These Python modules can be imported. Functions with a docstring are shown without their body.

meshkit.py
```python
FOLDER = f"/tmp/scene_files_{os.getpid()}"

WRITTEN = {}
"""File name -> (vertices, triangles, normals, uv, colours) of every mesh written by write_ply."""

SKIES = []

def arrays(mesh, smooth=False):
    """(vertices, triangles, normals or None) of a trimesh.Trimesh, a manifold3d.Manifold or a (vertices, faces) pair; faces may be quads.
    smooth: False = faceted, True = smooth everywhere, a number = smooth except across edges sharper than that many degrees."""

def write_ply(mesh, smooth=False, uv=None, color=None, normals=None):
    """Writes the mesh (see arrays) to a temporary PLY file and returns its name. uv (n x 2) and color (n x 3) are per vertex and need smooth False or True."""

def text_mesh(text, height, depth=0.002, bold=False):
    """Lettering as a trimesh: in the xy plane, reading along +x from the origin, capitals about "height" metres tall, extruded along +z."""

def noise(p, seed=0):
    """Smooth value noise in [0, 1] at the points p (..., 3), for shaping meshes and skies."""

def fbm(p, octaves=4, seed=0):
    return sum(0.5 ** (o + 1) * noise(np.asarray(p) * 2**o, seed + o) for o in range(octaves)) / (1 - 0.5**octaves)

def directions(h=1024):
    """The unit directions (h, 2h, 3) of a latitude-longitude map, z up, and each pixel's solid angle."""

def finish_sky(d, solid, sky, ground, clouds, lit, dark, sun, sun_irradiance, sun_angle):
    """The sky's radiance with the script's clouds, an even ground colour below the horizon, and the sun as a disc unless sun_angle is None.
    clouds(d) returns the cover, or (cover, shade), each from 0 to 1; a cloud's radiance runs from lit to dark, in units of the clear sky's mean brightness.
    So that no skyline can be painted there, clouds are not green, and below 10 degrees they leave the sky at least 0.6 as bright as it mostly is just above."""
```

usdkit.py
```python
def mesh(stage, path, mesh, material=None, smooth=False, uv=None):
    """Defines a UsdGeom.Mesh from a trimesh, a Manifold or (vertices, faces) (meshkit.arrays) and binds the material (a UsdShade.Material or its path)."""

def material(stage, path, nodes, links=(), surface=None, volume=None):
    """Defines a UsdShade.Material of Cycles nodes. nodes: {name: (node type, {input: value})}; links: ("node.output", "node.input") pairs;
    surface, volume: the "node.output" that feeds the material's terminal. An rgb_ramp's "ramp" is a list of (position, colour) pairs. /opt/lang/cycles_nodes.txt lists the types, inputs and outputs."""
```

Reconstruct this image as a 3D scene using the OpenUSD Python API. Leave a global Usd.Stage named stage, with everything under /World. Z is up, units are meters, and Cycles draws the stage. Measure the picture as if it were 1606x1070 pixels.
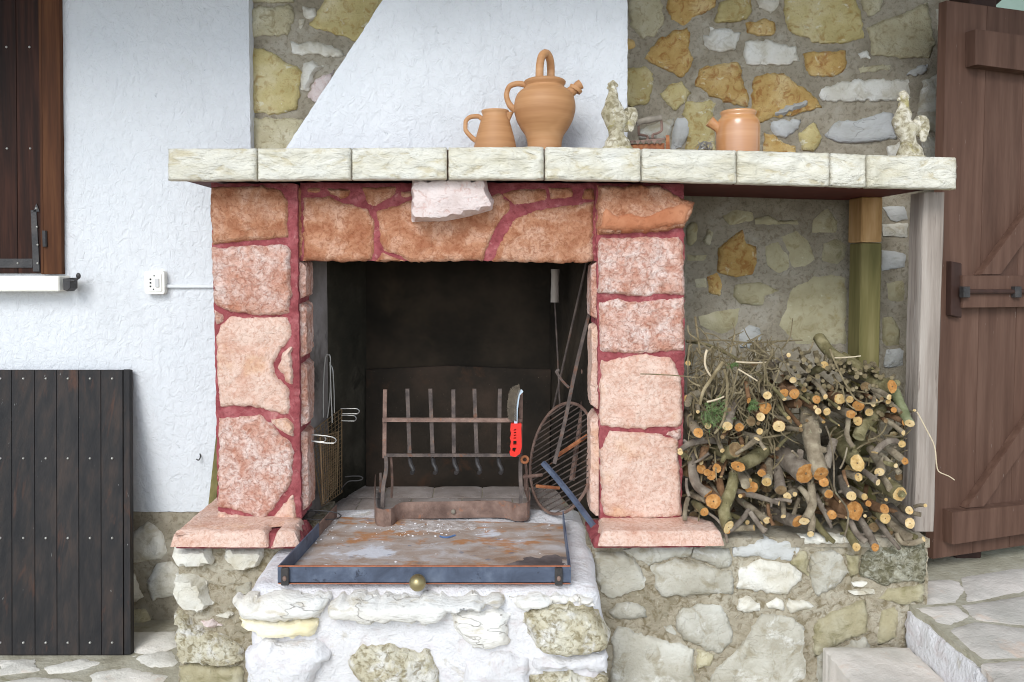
import math, random
import numpy as np
import trimesh, shapely
from shapely.geometry import Polygon
from scipy.spatial import Delaunay
import usdkit, meshkit
from pxr import Usd, UsdGeom, UsdLux, UsdShade, Gf, Sdf, Vt

stage = Usd.Stage.CreateInMemory()
UsdGeom.SetStageUpAxis(stage, 'Z')
UsdGeom.Xform.Define(stage, '/World')
UsdGeom.Scope.Define(stage, '/World/Looks')
rng = np.random.default_rng(7)
random.seed(7)

# ------------------------------------------------------------------ camera, sky, sun, exposure
F, CX, CY, PITCH, EYE = 1250.0, 765.0, 469.6, math.radians(2.5), np.array([0, 0, 1.41])
cam = UsdGeom.Camera.Define(stage, '/World/camera')
FOC = 36.0 * F / 1606
cam.CreateHorizontalApertureAttr(36.0)
cam.CreateFocalLengthAttr(FOC)
cam.CreateHorizontalApertureOffsetAttr((803 - CX) / F * FOC)
cam.CreateVerticalApertureOffsetAttr(-(535 - CY) / F * FOC)
cam.CreateExposureAttr(0.34)
xf = UsdGeom.Xformable(cam)
xf.AddTranslateOp().Set(Gf.Vec3d(*EYE))
xf.AddRotateXOp().Set(90 - math.degrees(PITCH))

SUN = np.array([-0.28, -0.80, 0.62]); SUN /= np.linalg.norm(SUN)
dome = UsdLux.DomeLight.Define(stage, '/World/sky')
dome.GetPrim().SetCustomDataByKey('kind', 'structure')
dome_mat = usdkit.material(stage, '/World/Looks/sky_light', {
    'sky': ('sky_texture', {'sky_type': 'single_scattering', 'sun_disc': False, 'sun_elevation': math.asin(SUN[2]), 'sun_rotation': math.atan2(SUN[0], SUN[1])}),
    'tc': ('texture_coordinate', {}), 'n': ('noise_texture', {'scale': 2.2, 'detail': 6.0, 'roughness': 0.55}),
    'r': ('rgb_ramp', {'ramp': [(0.30, (0.55, 0.55, 0.55)), (0.55, (1, 1, 1))]}),
    'bw': ('rgb_to_bw', {}), 'mx': ('mix', {'fac': 0.7}), 'k': ('mix', {'mix_type': 'multiply', 'fac': 1.0, 'color2': (1.30, 1.50, 1.76)}),
    'bg': ('background_shader', {'strength': 0.15})},
    [('tc.generated', 'n.vector'), ('n.fac', 'r.fac'), ('sky.color', 'mx.color1'), ('sky.color', 'bw.color'), ('bw.val', 'k.color1'),
     ('k.color', 'mx.color2'), ('r.color', 'mx.fac'), ('mx.color', 'bg.color')], surface='bg.background')
UsdShade.MaterialBindingAPI.Apply(dome.GetPrim()).Bind(dome_mat)
sun = UsdLux.DistantLight.Define(stage, '/World/sun')
sun.CreateNormalizeAttr(True); sun.CreateIntensityAttr(0.40); sun.CreateAngleAttr(26.0); sun.CreateColorAttr(Gf.Vec3f(1.0, 0.98, 0.95))
zaxis = SUN; xa = np.cross([0, 0, 1], zaxis); xa /= np.linalg.norm(xa); ya = np.cross(zaxis, xa)
UsdGeom.Xformable(sun).AddTransformOp().Set(Gf.Matrix4d(*xa, 0, *ya, 0, *zaxis, 0, 0, 0, 0, 1))

# ------------------------------------------------------------------ pixel rays -> places
R_ = np.array([1.0, 0, 0]); FW = np.array([0, math.cos(PITCH), -math.sin(PITCH)]); UP = np.array([0, math.sin(PITCH), math.cos(PITCH)])
def ray(px, py): return (px - CX) / F * R_ - (py - CY) / F * UP + FW
def P(px, py, D): r = ray(px, py); return EYE + r * (D / r[1])
def PZ(px, py, z): r = ray(px, py); return EYE + r * ((z - EYE[2]) / r[2])
CROP = dict(c1=(0, 0, 2.3778), c2=(380, 0, 2.3778), c3=(700, 0, 3.2422), c4=(980, 0, 2.5655), c6=(300, 270, 1.7825), c7=(440, 400, 1.9808), c8=(900, 280, 1.7829),
            d2=(180, 780, 3.65), d3=(560, 780, 3.65), d4=(900, 800, 2.769), d7=(1050, 300, 4.015), d6=(1350, 820, 4.281), f1=(1060, 500, 5.945), f2=(1250, 500, 5.945),
            f3=(1060, 670, 5.945), f4=(1250, 670, 5.35), e1=(350, 890, 4.8667), e2=(640, 890, 4.7235), g5=(930, 100, 7.136), g6=(1390, 120, 5.35), h5=(460, 540, 3.567), h6=(580, 590, 4.28), px=(0, 0, 1.0))
def C(crop, pts): ox, oy, s = CROP[crop]; return [(ox + x / s, oy + y / s) for x, y in pts]

class Plane:
    def __init__(s, O, U, V):
        s.O, s.U, s.V = np.asarray(O, float), np.asarray(U, float) / np.linalg.norm(U), np.asarray(V, float) / np.linalg.norm(V)
        s.N = np.cross(s.U, s.V)
    def hit(s, px, py):
        r = ray(px, py); t = np.dot(s.O - EYE, s.N) / np.dot(r, s.N); return EYE + r * t
    def uv(s, pts):
        q = np.array([s.hit(*p) for p in pts]) - s.O; return np.stack([q @ s.U, q @ s.V], 1)
    def world(s, uvw): uvw = np.asarray(uvw); return s.O + uvw[:, :1] * s.U + uvw[:, 1:2] * s.V + uvw[:, 2:3] * s.N
def front(D): return Plane((0, D, 0), (1, 0, 0), (0, 0, 1))
def level(z): return Plane((0, 0, z), (1, 0, 0), (0, 1, 0))

# ------------------------------------------------------------------ prims
used = {}
def numbered(path):
    if path not in used: used[path] = 0; return path
    used[path] += 1; q = f'{path}_{used[path]:03d}'
    used.setdefault(q, 0); return q
def tag(prim, label=None, cat=None, group=None, kind=None):
    for k, v in (('label', label), ('category', cat), ('group', group), ('kind', kind)):
        if v: prim.SetCustomDataByKey(k, v)
    return prim
def base(parent): return '/World' if parent is None else str(parent.GetPath())
def obj(name, m, mat, parent=None, smooth=35, **kw):
    p = numbered(base(parent) + '/' + name)
    return tag(usdkit.mesh(stage, p, m, MAT[mat] if isinstance(mat, str) else mat, smooth=smooth).GetPrim(), **kw)
def thing(name, label, cat, loc=(0, 0, 0), group=None, kind=None):
    x = UsdGeom.Xform.Define(stage, numbered('/World/' + name))
    if any(loc): x.AddTranslateOp().Set(Gf.Vec3d(*map(float, loc)))
    return tag(x.GetPrim(), label, cat, group, kind)

# ------------------------------------------------------------------ materials
MAT = {}
def lin(c): c = np.asarray(c, float) / 255; return tuple(np.where(c <= .04045, c / 12.92, ((c + .055) / 1.055) ** 2.4))
def mat(name, cols, scale=8, detail=6, dist=0.0, rough=0.9, spec=0.25, bump=None, specks=(), stretch=(1, 1, 1), rnd=0.12, metallic=0.0, lo=.32, hi=.68, coat=0, sat=1.0, pit=None, crack=None):
    """cols: sRGB colours along a noise; specks: (scale, detail, threshold, softness, colour, amount); bump: [(scale, detail, metres, type)]"""
    n = {'geo': ('geometry', {}), 'oi': ('object_info', {}), 'sc': ('vector_math', {'math_type': 'scale', 'vector1': (17.3, 31.1, 7.7)}), 'ad': ('vector_math', {'math_type': 'add'}),
         'mp': ('mapping', {'scale': stretch}), 'n1': ('noise_texture', {'scale': scale, 'detail': detail, 'roughness': .6, 'distortion': dist}),
         'rp': ('rgb_ramp', {'ramp': [(lo + (hi - lo) * i / max(len(cols) - 1, 1), lin(c)) for i, c in enumerate(cols)]}),
         'mr': ('map_range', {'from_min': 0, 'from_max': 1, 'to_min': 1 - rnd, 'to_max': 1 + rnd}), 'hsv': ('hsv', {'saturation': sat}),
         'p': ('principled_bsdf', {'roughness': rough, 'specular_ior_level': spec, 'metallic': metallic, 'coat_weight': coat, 'coat_roughness': .15})}
    L = [('oi.random', 'sc.scale'), ('geo.position', 'ad.vector1'), ('sc.vector', 'ad.vector2'), ('ad.vector', 'mp.vector'), ('mp.vector', 'n1.vector'), ('n1.fac', 'rp.fac'), ('oi.random', 'mr.value'), ('mr.result', 'hsv.value')]
    last = 'rp.color'
    for i, (s, d, th, soft, col, amt) in enumerate(specks):
        n[f's{i}'] = ('noise_texture', {'scale': s, 'detail': d, 'roughness': .65, 'distortion': .4})
        n[f'sr{i}'] = ('map_range', {'from_min': th, 'from_max': th + soft, 'to_min': 0, 'to_max': amt, 'clamp': True})
        n[f'sm{i}'] = ('mix', {'color2': lin(col)})
        n[f'sv{i}'] = ('vector_math', {'math_type': 'add', 'vector2': (3.1 * i + 1, 5.7 * i, 2.2)})
        L += [('mp.vector', f'sv{i}.vector1'), (f'sv{i}.vector', f's{i}.vector'), (f's{i}.fac', f'sr{i}.value'), (f'sr{i}.result', f'sm{i}.fac'), (last, f'sm{i}.color1')]
        last = f'sm{i}.color'
    prev = None
    if pit:  # (scale, detail, distortion, low, high, colour, amount, relief in metres): stained hollows
        n['pn'] = ('noise_texture', {'scale': pit[0], 'detail': pit[1], 'roughness': .62, 'distortion': pit[2]})
        n['pr'] = ('map_range', {'from_min': pit[3], 'from_max': pit[4], 'to_min': pit[6], 'to_max': 0, 'clamp': True})
        n['pm'] = ('mix', {'color2': lin(pit[5])}); n['pb'] = ('bump', {'strength': 1.0, 'distance': pit[7]})
        L += [('mp.vector', 'pn.vector'), ('pn.fac', 'pr.value'), ('pr.result', 'pm.fac'), (last, 'pm.color1'), ('pn.fac', 'pb.height')]
        last, prev = 'pm.color', 'pb.normal'
    if crack:  # (scale, width, colour, amount)
        n['cn'] = ('noise_texture', {'scale': crack[0], 'detail': 4.0, 'roughness': .6, 'distortion': .3})
        n['cs'] = ('math', {'math_type': 'subtract', 'value2': .5}); n['ca'] = ('math', {'math_type': 'absolute'})
        n['cr'] = ('map_range', {'from_min': 0, 'from_max': crack[1], 'to_min': crack[3], 'to_max': 0, 'clamp': True}); n['cm'] = ('mix', {'color2': lin(crack[2])})
        n['cb'] = ('bump', {'strength': 1.0, 'distance': .004, 'invert': True})
        L += [('mp.vector', 'cn.vector'), ('cn.fac', 'cs.value1'), ('cs.value', 'ca.value1'), ('ca.value', 'cr.value'), ('cr.result', 'cm.fac'), (last, 'cm.color1'), ('cr.result', 'cb.height')]
        last = 'cm.color'
        if prev: L.append((prev, 'cb.normal'))
        prev = 'cb.normal'
    L += [(last, 'hsv.color'), ('hsv.color', 'p.base_color')]
    for i, b in enumerate(bump or []):
        s, d, m = b[:3]
        n[f'b{i}'] = ('noise_texture', {'scale': s, 'detail': d, 'roughness': .6, 'distortion': b[3] if len(b) > 3 else 0})
        n[f'bm{i}'] = ('bump', {'strength': 1.0, 'distance': m})
        L += [('mp.vector', f'b{i}.vector'), (f'b{i}.fac', f'bm{i}.height')]
        if prev: L.append((prev, f'bm{i}.normal'))
        prev = f'bm{i}.normal'
    if prev: L.append((prev, 'p.normal'))
    MAT[name] = usdkit.material(stage, f'/World/Looks/{name}', n, L, surface='p.BSDF')

mat('plaster', [(194, 194, 194), (205, 205, 205), (200, 201, 202)], scale=1.6, rough=.95, spec=.1, rnd=0, pit=(38, 4, .8, .24, .31, (150, 152, 152), .7, .009), bump=[(120, 4, .0013), (22, 3, .0007, .8)], specks=[(1.3, 6, .60, .12, (190, 189, 184), .5)], stretch=(1, 1, .8))
mat('plaster_dim', [(110, 126, 114), (124, 140, 128)], scale=3, rough=.95)
mat('mortar_grey', [(136, 126, 108), (156, 146, 127), (172, 163, 146)], scale=9, rough=.97, spec=.1, rnd=0, pit=(60, 7, .6, .36, .50, (112, 100, 80), .6, 0.0045), bump=[(230, 4, .003)])
mat('mortar_tan', [(142, 132, 110), (164, 153, 132), (182, 173, 154)], scale=8, rough=.97, spec=.1, rnd=0, pit=(42, 7, .8, .37, .52, (112, 98, 70), .75, 0.0117), bump=[(200, 4, .004)], specks=[(60, 4, .62, .06, (198, 190, 170), .5)])
mat('mortar_red', [(122, 58, 60), (142, 72, 74), (162, 96, 96)], scale=22, detail=7, rough=.85, spec=.15, rnd=0, pit=(60, 6, .6, .34, .48, (108, 46, 48), .6, .006), bump=[(200, 3, .002)], specks=[(26, 6, .60, .08, (186, 136, 128), .6)])
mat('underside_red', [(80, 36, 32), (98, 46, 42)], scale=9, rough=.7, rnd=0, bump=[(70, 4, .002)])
pits = [(95, 7, .535, .05, (168, 96, 66), .75), (150, 5, .56, .06, (140, 70, 48), .8), (22, 4, .56, .1, (232, 206, 190), .6)]
mat('pink_stone', [(200, 152, 132), (214, 178, 162), (224, 200, 188)], scale=16, detail=8, dist=.5, rough=.93, spec=.12, rnd=.05, lo=.36, hi=.62, pit=(70, 8, .9, .36, .57, (154, 92, 68), .7, .012), bump=[(190, 4, .003)], specks=[(5, 4, .52, .16, (190, 128, 98), .6), (30, 5, .60, .10, (228, 208, 198), .4)])
mat('pale_pink_stone', [(202, 162, 142), (212, 180, 162), (216, 188, 171)], scale=14, detail=8, dist=.5, rough=.93, spec=.12, rnd=.04, lo=.36, hi=.62, pit=(90, 8, .8, .36, .54, (172, 120, 96), .55, .007), bump=[(190, 4, .002)], specks=[(5, 4, .54, .14, (206, 158, 114), .5), (24, 5, .60, .10, (224, 204, 192), .35)])
mat('orange_stone', [(158, 104, 76), (178, 128, 98), (196, 154, 128)], scale=12, detail=8, dist=.6, rough=.93, spec=.12, rnd=.06, lo=.36, hi=.62, pit=(75, 8, 1.0, .36, .56, (130, 74, 48), .65, .007), bump=[(190, 4, .003)], specks=[(4, 4, .54, .16, (144, 88, 56), .65), (6, 4, .6, .1, (200, 166, 144), .5)])
mat('rust_stone', [(150, 90, 58), (164, 104, 72), (176, 120, 88)], scale=8, rough=.9, rnd=.05, pit=(50, 6, .6, .36, .46, (122, 66, 40), .4, .004), bump=[(190, 4, .002)])
mat('key_stone', [(198, 178, 170), (210, 193, 186), (218, 204, 198)], scale=16, rough=.93, rnd=0, pit=(50, 7, .8, .36, .46, (188, 150, 138), .6, 0.0063), bump=[(150, 5, .003)])
mat('cream_rock', [(196, 188, 166), (208, 202, 186), (214, 210, 198)], scale=9, dist=.4, rough=.93, spec=.12, rnd=.05, pit=(22, 8, .8, .35, .46, (178, 162, 124), .6, .018), bump=[(100, 6, .004)], specks=[(50, 6, .63, .05, (160, 154, 126), .45), (6, 5, .62, .08, (186, 174, 136), .5)], stretch=(.6, 1, 1.5))
mat('joint_dark', [(58, 54, 50), (80, 74, 68)], scale=30, rnd=0)
mat('ochre_stone', [(172, 136, 78), (190, 158, 100), (206, 180, 130)], scale=9, rough=.93, spec=.12, rnd=.08, pit=(30, 7, .8, .36, .50, (150, 98, 52), .75, 0.0090), bump=[(150, 5, .004)], specks=[(30, 6, .60, .06, (216, 204, 168), .7), (120, 3, .64, .05, (104, 92, 58), .5)])
mat('yellow_stone', [(170, 153, 102), (187, 171, 121), (202, 189, 150)], scale=7, rough=.93, spec=.12, rnd=.08, pit=(30, 7, .8, .34, .48, (150, 116, 60), .65, 0.0081), bump=[(150, 5, .004)], specks=[(22, 6, .60, .06, (212, 208, 186), .7), (120, 3, .65, .05, (110, 100, 64), .4)])
mat('tan_stone', [(168, 156, 124), (184, 174, 144), (198, 190, 164)], scale=8, rough=.93, spec=.12, rnd=.08, pit=(34, 7, .8, .35, .48, (128, 112, 76), .6, 0.0081), bump=[(150, 5, .004)], specks=[(120, 3, .64, .05, (110, 100, 78), .5)])
mat('white_stone', [(194, 186, 168), (208, 202, 188), (218, 214, 204)], scale=9, rough=.93, spec=.12, rnd=.05, pit=(18, 7, .6, .34, .46, (168, 156, 130), .55, .008), bump=[(110, 6, .004)], crack=(5, .005, (130, 120, 100), .18), specks=[(70, 5, .64, .05, (150, 144, 130), .4)])
mat('blue_stone', [(166, 163, 154), (182, 180, 174), (194, 193, 189)], scale=7, rough=.93, rnd=.06, pit=(16, 7, .6, .34, .46, (146, 140, 122), .5, .007), bump=[(120, 5, .003)], crack=(5, .005, (110, 104, 90), .4), stretch=(.8, 1, 1.3))
mat('grey_stone', [(158, 151, 134), (178, 172, 157), (196, 192, 180)], scale=6, rough=.95, spec=.1, rnd=.07, pit=(15, 7, .6, .35, .49, (136, 124, 96), .6, .009), bump=[(110, 6, .004)], crack=(4, .005, (100, 92, 74), .2), specks=[(10, 6, .58, .08, (214, 211, 203), .7), (130, 4, .64, .05, (110, 103, 86), .35)])
mat('rough_grey_stone', [(136, 130, 104), (164, 158, 136), (192, 188, 170)], scale=30, rough=.95, spec=.1, rnd=.05, pit=(55, 7, .8, .42, .56, (98, 92, 66), .8, 0.0225), bump=[(200, 4, .005)])
mat('moss_stone', [(142, 132, 102), (160, 150, 120), (176, 168, 144)], scale=8, rough=.95, rnd=.08, pit=(18, 7, .6, .36, .50, (116, 108, 72), .6, .009), bump=[(120, 5, .004)])
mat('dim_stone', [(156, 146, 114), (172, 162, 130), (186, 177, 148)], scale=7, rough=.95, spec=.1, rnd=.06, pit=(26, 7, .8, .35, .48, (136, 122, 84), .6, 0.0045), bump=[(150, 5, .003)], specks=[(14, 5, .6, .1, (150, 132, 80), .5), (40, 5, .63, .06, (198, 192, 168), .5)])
mat('limewash', [(200, 196, 194), (210, 207, 206), (204, 199, 199)], scale=4, rough=.95, spec=.1, rnd=.03, pit=(12, 7, .5, .34, .46, (186, 172, 168), .55, .016), bump=[(80, 6, .006)], specks=[(5, 5, .58, .12, (194, 178, 178), .45), (30, 6, .64, .06, (160, 148, 122), .5), (9, 6, .63, .05, (172, 162, 140), .5)])
mat('lime_stone', [(204, 196, 182), (214, 209, 200), (218, 215, 209)], scale=5, rough=.95, spec=.1, rnd=.05, pit=(14, 7, .6, .33, .44, (172, 156, 124), .6, .010), bump=[(70, 6, .005)], crack=(4.5, .005, (120, 104, 84), .45), specks=[(9, 6, .60, .07, (172, 160, 130), .5)], stretch=(.65, 1, 1.5))
mat('cream_stone', [(206, 192, 152), (222, 212, 184), (232, 226, 208)], scale=9, rough=.95, rnd=.04, bump=[(24, 6, .008, .6)], stretch=(.6, 1, 1.5))
mat('lichen_stone', [(166, 154, 126), (194, 184, 158), (214, 208, 190)], scale=9, rough=.95, spec=.1, rnd=.04, pit=(50, 7, .8, .38, .52, (118, 104, 68), .7, .012), bump=[(170, 4, .004)], specks=[(9, 6, .52, .08, (216, 211, 202), .85)])
mat('soot', [(32, 29, 24), (44, 38, 31), (60, 51, 41)], scale=3, rough=.92, spec=.12, rnd=0, bump=[(70, 5, .003)], specks=[(5, 4, .58, .14, (66, 56, 42), .5)])
mat('soot_side', [(34, 32, 26), (50, 46, 37), (74, 68, 58)], scale=3.2, rough=.92, spec=.12, rnd=0, bump=[(60, 5, .004)], specks=[(6, 5, .56, .12, (30, 27, 20), .8)])
mat('smoked_plaster', [(92, 86, 80), (126, 118, 112), (150, 142, 138)], scale=3.5, rough=.95, spec=.1, rnd=0, bump=[(60, 5, .004)], specks=[(5, 5, .55, .12, (52, 48, 42), .8)])
mat('rust_plate', [(32, 28, 23), (45, 38, 31), (62, 50, 41)], scale=3.5, rough=.85, spec=.15, rnd=0, bump=[(90, 5, .002)], specks=[(7, 5, .58, .14, (84, 56, 38), .45), (160, 3, .7, .03, (150, 130, 112), .4)])
mat('hearth_brick', [(134, 122, 114), (150, 138, 130), (166, 154, 147)], scale=8, rough=.95, rnd=.08, bump=[(70, 5, .004)], specks=[(7, 5, .58, .1, (122, 100, 84), .6), (80, 4, .66, .04, (226, 222, 218), .7)])
mat('rusty_iron', [(90, 68, 58), (114, 90, 78), (138, 112, 98)], scale=18, rough=.7, spec=.4, rnd=.06, bump=[(150, 5, .002)], specks=[(40, 5, .6, .08, (156, 94, 56), .5), (60, 5, .64, .06, (86, 78, 76), .6)])
mat('bare_iron', [(62, 54, 50), (86, 75, 69), (108, 93, 83)], scale=25, rough=.65, spec=.3, rnd=.08, metallic=.1, bump=[(150, 4, .0015)], specks=[(24, 5, .57, .08, (108, 70, 48), .7)])
mat('dark_iron', [(30, 27, 25), (42, 38, 36), (58, 52, 48)], scale=20, rough=.55, spec=.5, rnd=.05, bump=[(120, 4, .0015)])
mat('blue_steel', [(46, 52, 66), (68, 76, 92), (92, 100, 114)], scale=9, dist=.6, rough=.5, spec=.5, rnd=.03, bump=[(90, 4, .001)], specks=[(26, 5, .62, .05, (34, 38, 50), .8), (12, 5, .66, .06, (126, 108, 84), .6)])
mat('rust_edge', [(136, 84, 62), (168, 106, 78)], scale=40, rough=.8, rnd=0)
mat('tray_floor', [(140, 112, 90), (164, 148, 136), (184, 177, 174)], scale=9, detail=7, dist=.5, rough=.65, spec=.3, rnd=0, stretch=(1, 1.6, 1), bump=[(60, 5, .002)], specks=[(6, 5, .53, .07, (168, 112, 62), .8), (5, 6, .585, .05, (208, 210, 216), .75), (13, 5, .63, .05, (104, 108, 122), .7), (150, 3, .69, .03, (240, 238, 234), .8)])
mat('brass_knob', [(142, 128, 92), (160, 146, 108)], scale=12, rough=.38, metallic=.85, rnd=0)
mat('bright_wire', [(150, 148, 142), (172, 168, 162)], scale=30, rough=.35, metallic=.7, rnd=0)
mat('brown_wire', [(116, 96, 72), (150, 124, 92)], scale=22, rough=.55, metallic=.3, rnd=.05)
mat('red_plastic', [(206, 36, 22), (216, 42, 26)], scale=5, rough=.38, spec=.5, rnd=0)
mat('blade_steel', [(176, 190, 202), (196, 208, 216)], scale=20, rough=.4, metallic=.4, rnd=0)
mat('bristle', [(84, 74, 62), (112, 100, 84)], scale=60, rough=.6, rnd=.1)
mat('terracotta', [(156, 110, 70), (170, 124, 82), (181, 137, 96)], scale=10, rough=.62, spec=.4, rnd=.03, bump=[(9, 3, .002), (120, 3, .0006)], stretch=(.15, .15, 3), specks=[(20, 4, .66, .06, (214, 160, 122), .4)])
mat('terracotta_glaze', [(162, 110, 66), (174, 122, 78), (184, 136, 92)], scale=8, rough=.3, spec=.6, coat=.5, rnd=.02, bump=[(8, 3, .0015)], stretch=(.15, .15, 3))
mat('cast_stone', [(138, 128, 100), (174, 165, 142), (204, 196, 180)], scale=22, rough=.95, spec=.1, rnd=.03, pit=(60, 6, .6, .40, .54, (104, 92, 64), .65, .002), bump=[(160, 5, .002)], specks=[(26, 5, .58, .08, (150, 138, 76), .6), (30, 4, .62, .06, (218, 212, 200), .6)])
mat('iron_grey', [(112, 104, 92), (136, 126, 112)], scale=30, rough=.6, rnd=0, bump=[(100, 4, .001)])
mat('rust_orange', [(112, 64, 42), (138, 84, 54), (158, 108, 72)], scale=30, rough=.85, rnd=.05, bump=[(90, 5, .002)], specks=[(50, 4, .6, .06, (90, 56, 44), .7)])
mat('shutter_wood', [(22, 20, 20), (34, 30, 28), (50, 40, 34)], scale=9, rough=.62, spec=.25, rnd=.18, stretch=(3.2, 3.2, .22), bump=[(30, 5, .003)], specks=[(5, 5, .60, .12, (84, 52, 34), .6), (22, 4, .71, .02, (170, 170, 165), .6)])
mat('window_wood', [(26, 15, 10), (42, 23, 15), (60, 34, 23)], scale=12, rough=.65, spec=.15, rnd=.15, stretch=(3.5, 3.5, .2), bump=[(30, 5, .001)])
mat('frame_wood', [(58, 33, 17), (74, 43, 23), (90, 56, 31)], scale=10, rough=.65, spec=.15, rnd=.04, stretch=(3.5, 3.5, .2), bump=[(30, 5, .001)])
mat('door_wood', [(74, 52, 41), (86, 62, 50), (98, 73, 60)], scale=8, rough=.72, spec=.2, rnd=.07, stretch=(3, 3, .22), bump=[(24, 6, .002)], specks=[(5, 5, .58, .16, (108, 84, 70), .35), (60, 3, .73, .02, (190, 180, 170), .6)])
mat('door_dark', [(46, 30, 24), (60, 40, 32)], scale=9, rough=.65, rnd=.05, stretch=(3, 3, .25), bump=[(24, 5, .002)])
mat('weathered_post', [(124, 112, 102), (148, 136, 125), (168, 157, 146)], scale=10, rough=.88, spec=.12, rnd=.03, stretch=(3, 3, .16), bump=[(30, 6, .004)], specks=[(6, 5, .58, .12, (182, 175, 166), .6), (30, 4, .64, .05, (100, 84, 74), .6)])
mat('green_post', [(88, 83, 48), (106, 98, 60), (124, 114, 76)], scale=9, rough=.85, spec=.2, rnd=.03, stretch=(3, 3, .25), bump=[(30, 5, .002)])
mat('raw_wood', [(150, 114, 70), (172, 134, 88), (186, 150, 106)], scale=12, rough=.85, rnd=.03, stretch=(2.5, 2.5, .4), bump=[(40, 5, .002)], specks=[(14, 5, .62, .08, (130, 84, 44), .6)])
mat('bark_grey', [(94, 83, 66), (122, 109, 90), (148, 136, 114)], scale=24, rough=.92, spec=.15, rnd=.18, bump=[(90, 5, .004), (30, 4, .004)], specks=[(30, 4, .62, .06, (150, 150, 120), .6), (60, 4, .64, .05, (70, 58, 46), .7)])
mat('bark_olive', [(86, 78, 52), (112, 103, 72), (138, 128, 96)], scale=22, rough=.92, spec=.15, rnd=.16, bump=[(90, 5, .004), (30, 4, .004)], specks=[(40, 4, .62, .06, (150, 148, 112), .5), (60, 4, .64, .05, (66, 58, 40), .7)])
mat('bark_purple', [(88, 77, 66), (114, 102, 89), (138, 127, 112)], scale=26, rough=.9, spec=.2, rnd=.15, bump=[(90, 5, .003)], specks=[(40, 4, .64, .06, (84, 70, 70), .7)])
mat('bark_brown', [(86, 62, 42), (110, 82, 58), (134, 104, 78)], scale=22, rough=.92, spec=.15, rnd=.16, bump=[(90, 5, .005), (30, 4, .004)], specks=[(40, 4, .62, .06, (150, 110, 70), .5)])
mat('bark_green', [(92, 96, 66), (112, 114, 82), (134, 136, 106)], scale=20, rough=.85, rnd=.10, bump=[(90, 5, .002)])
mat('cut_orange', [(142, 94, 46), (166, 116, 62), (186, 140, 88)], scale=60, rough=.9, rnd=.12, bump=[(150, 5, .002)], specks=[(90, 4, .62, .06, (164, 92, 34), .7)])
mat('cut_pale', [(176, 146, 98), (196, 168, 120), (208, 186, 146)], scale=60, rough=.9, rnd=.06, bump=[(150, 5, .002)], specks=[(70, 4, .62, .08, (214, 160, 84), .7)])
mat('cut_yellow', [(158, 126, 76), (180, 148, 96), (196, 170, 122)], scale=60, rough=.9, rnd=.08, bump=[(150, 5, .002)], specks=[(80, 4, .62, .06, (176, 122, 54), .7)])
mat('cut_dark', [(92, 72, 48), (112, 90, 62), (132, 110, 80)], scale=60, rough=.9, rnd=.12, bump=[(150, 5, .002)])
mat('twig', [(96, 83, 58), (124, 110, 82), (152, 137, 108)], scale=30, rough=.9, rnd=.2)
mat('twig_pale', [(176, 158, 130), (200, 184, 156)], scale=30, rough=.9, rnd=.08)
mat('needle', [(64, 86, 46), (84, 106, 58), (106, 126, 78)], scale=40, rough=.7, rnd=.1)
mat('paving', [(188, 182, 170), (206, 200, 188), (216, 208, 196)], scale=6, rough=.92, spec=.15, rnd=.07, bump=[(26, 6, .006), (120, 5, .002)], specks=[(8, 5, .6, .1, (206, 180, 158), .6), (60, 5, .64, .06, (160, 154, 142), .6)])
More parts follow.
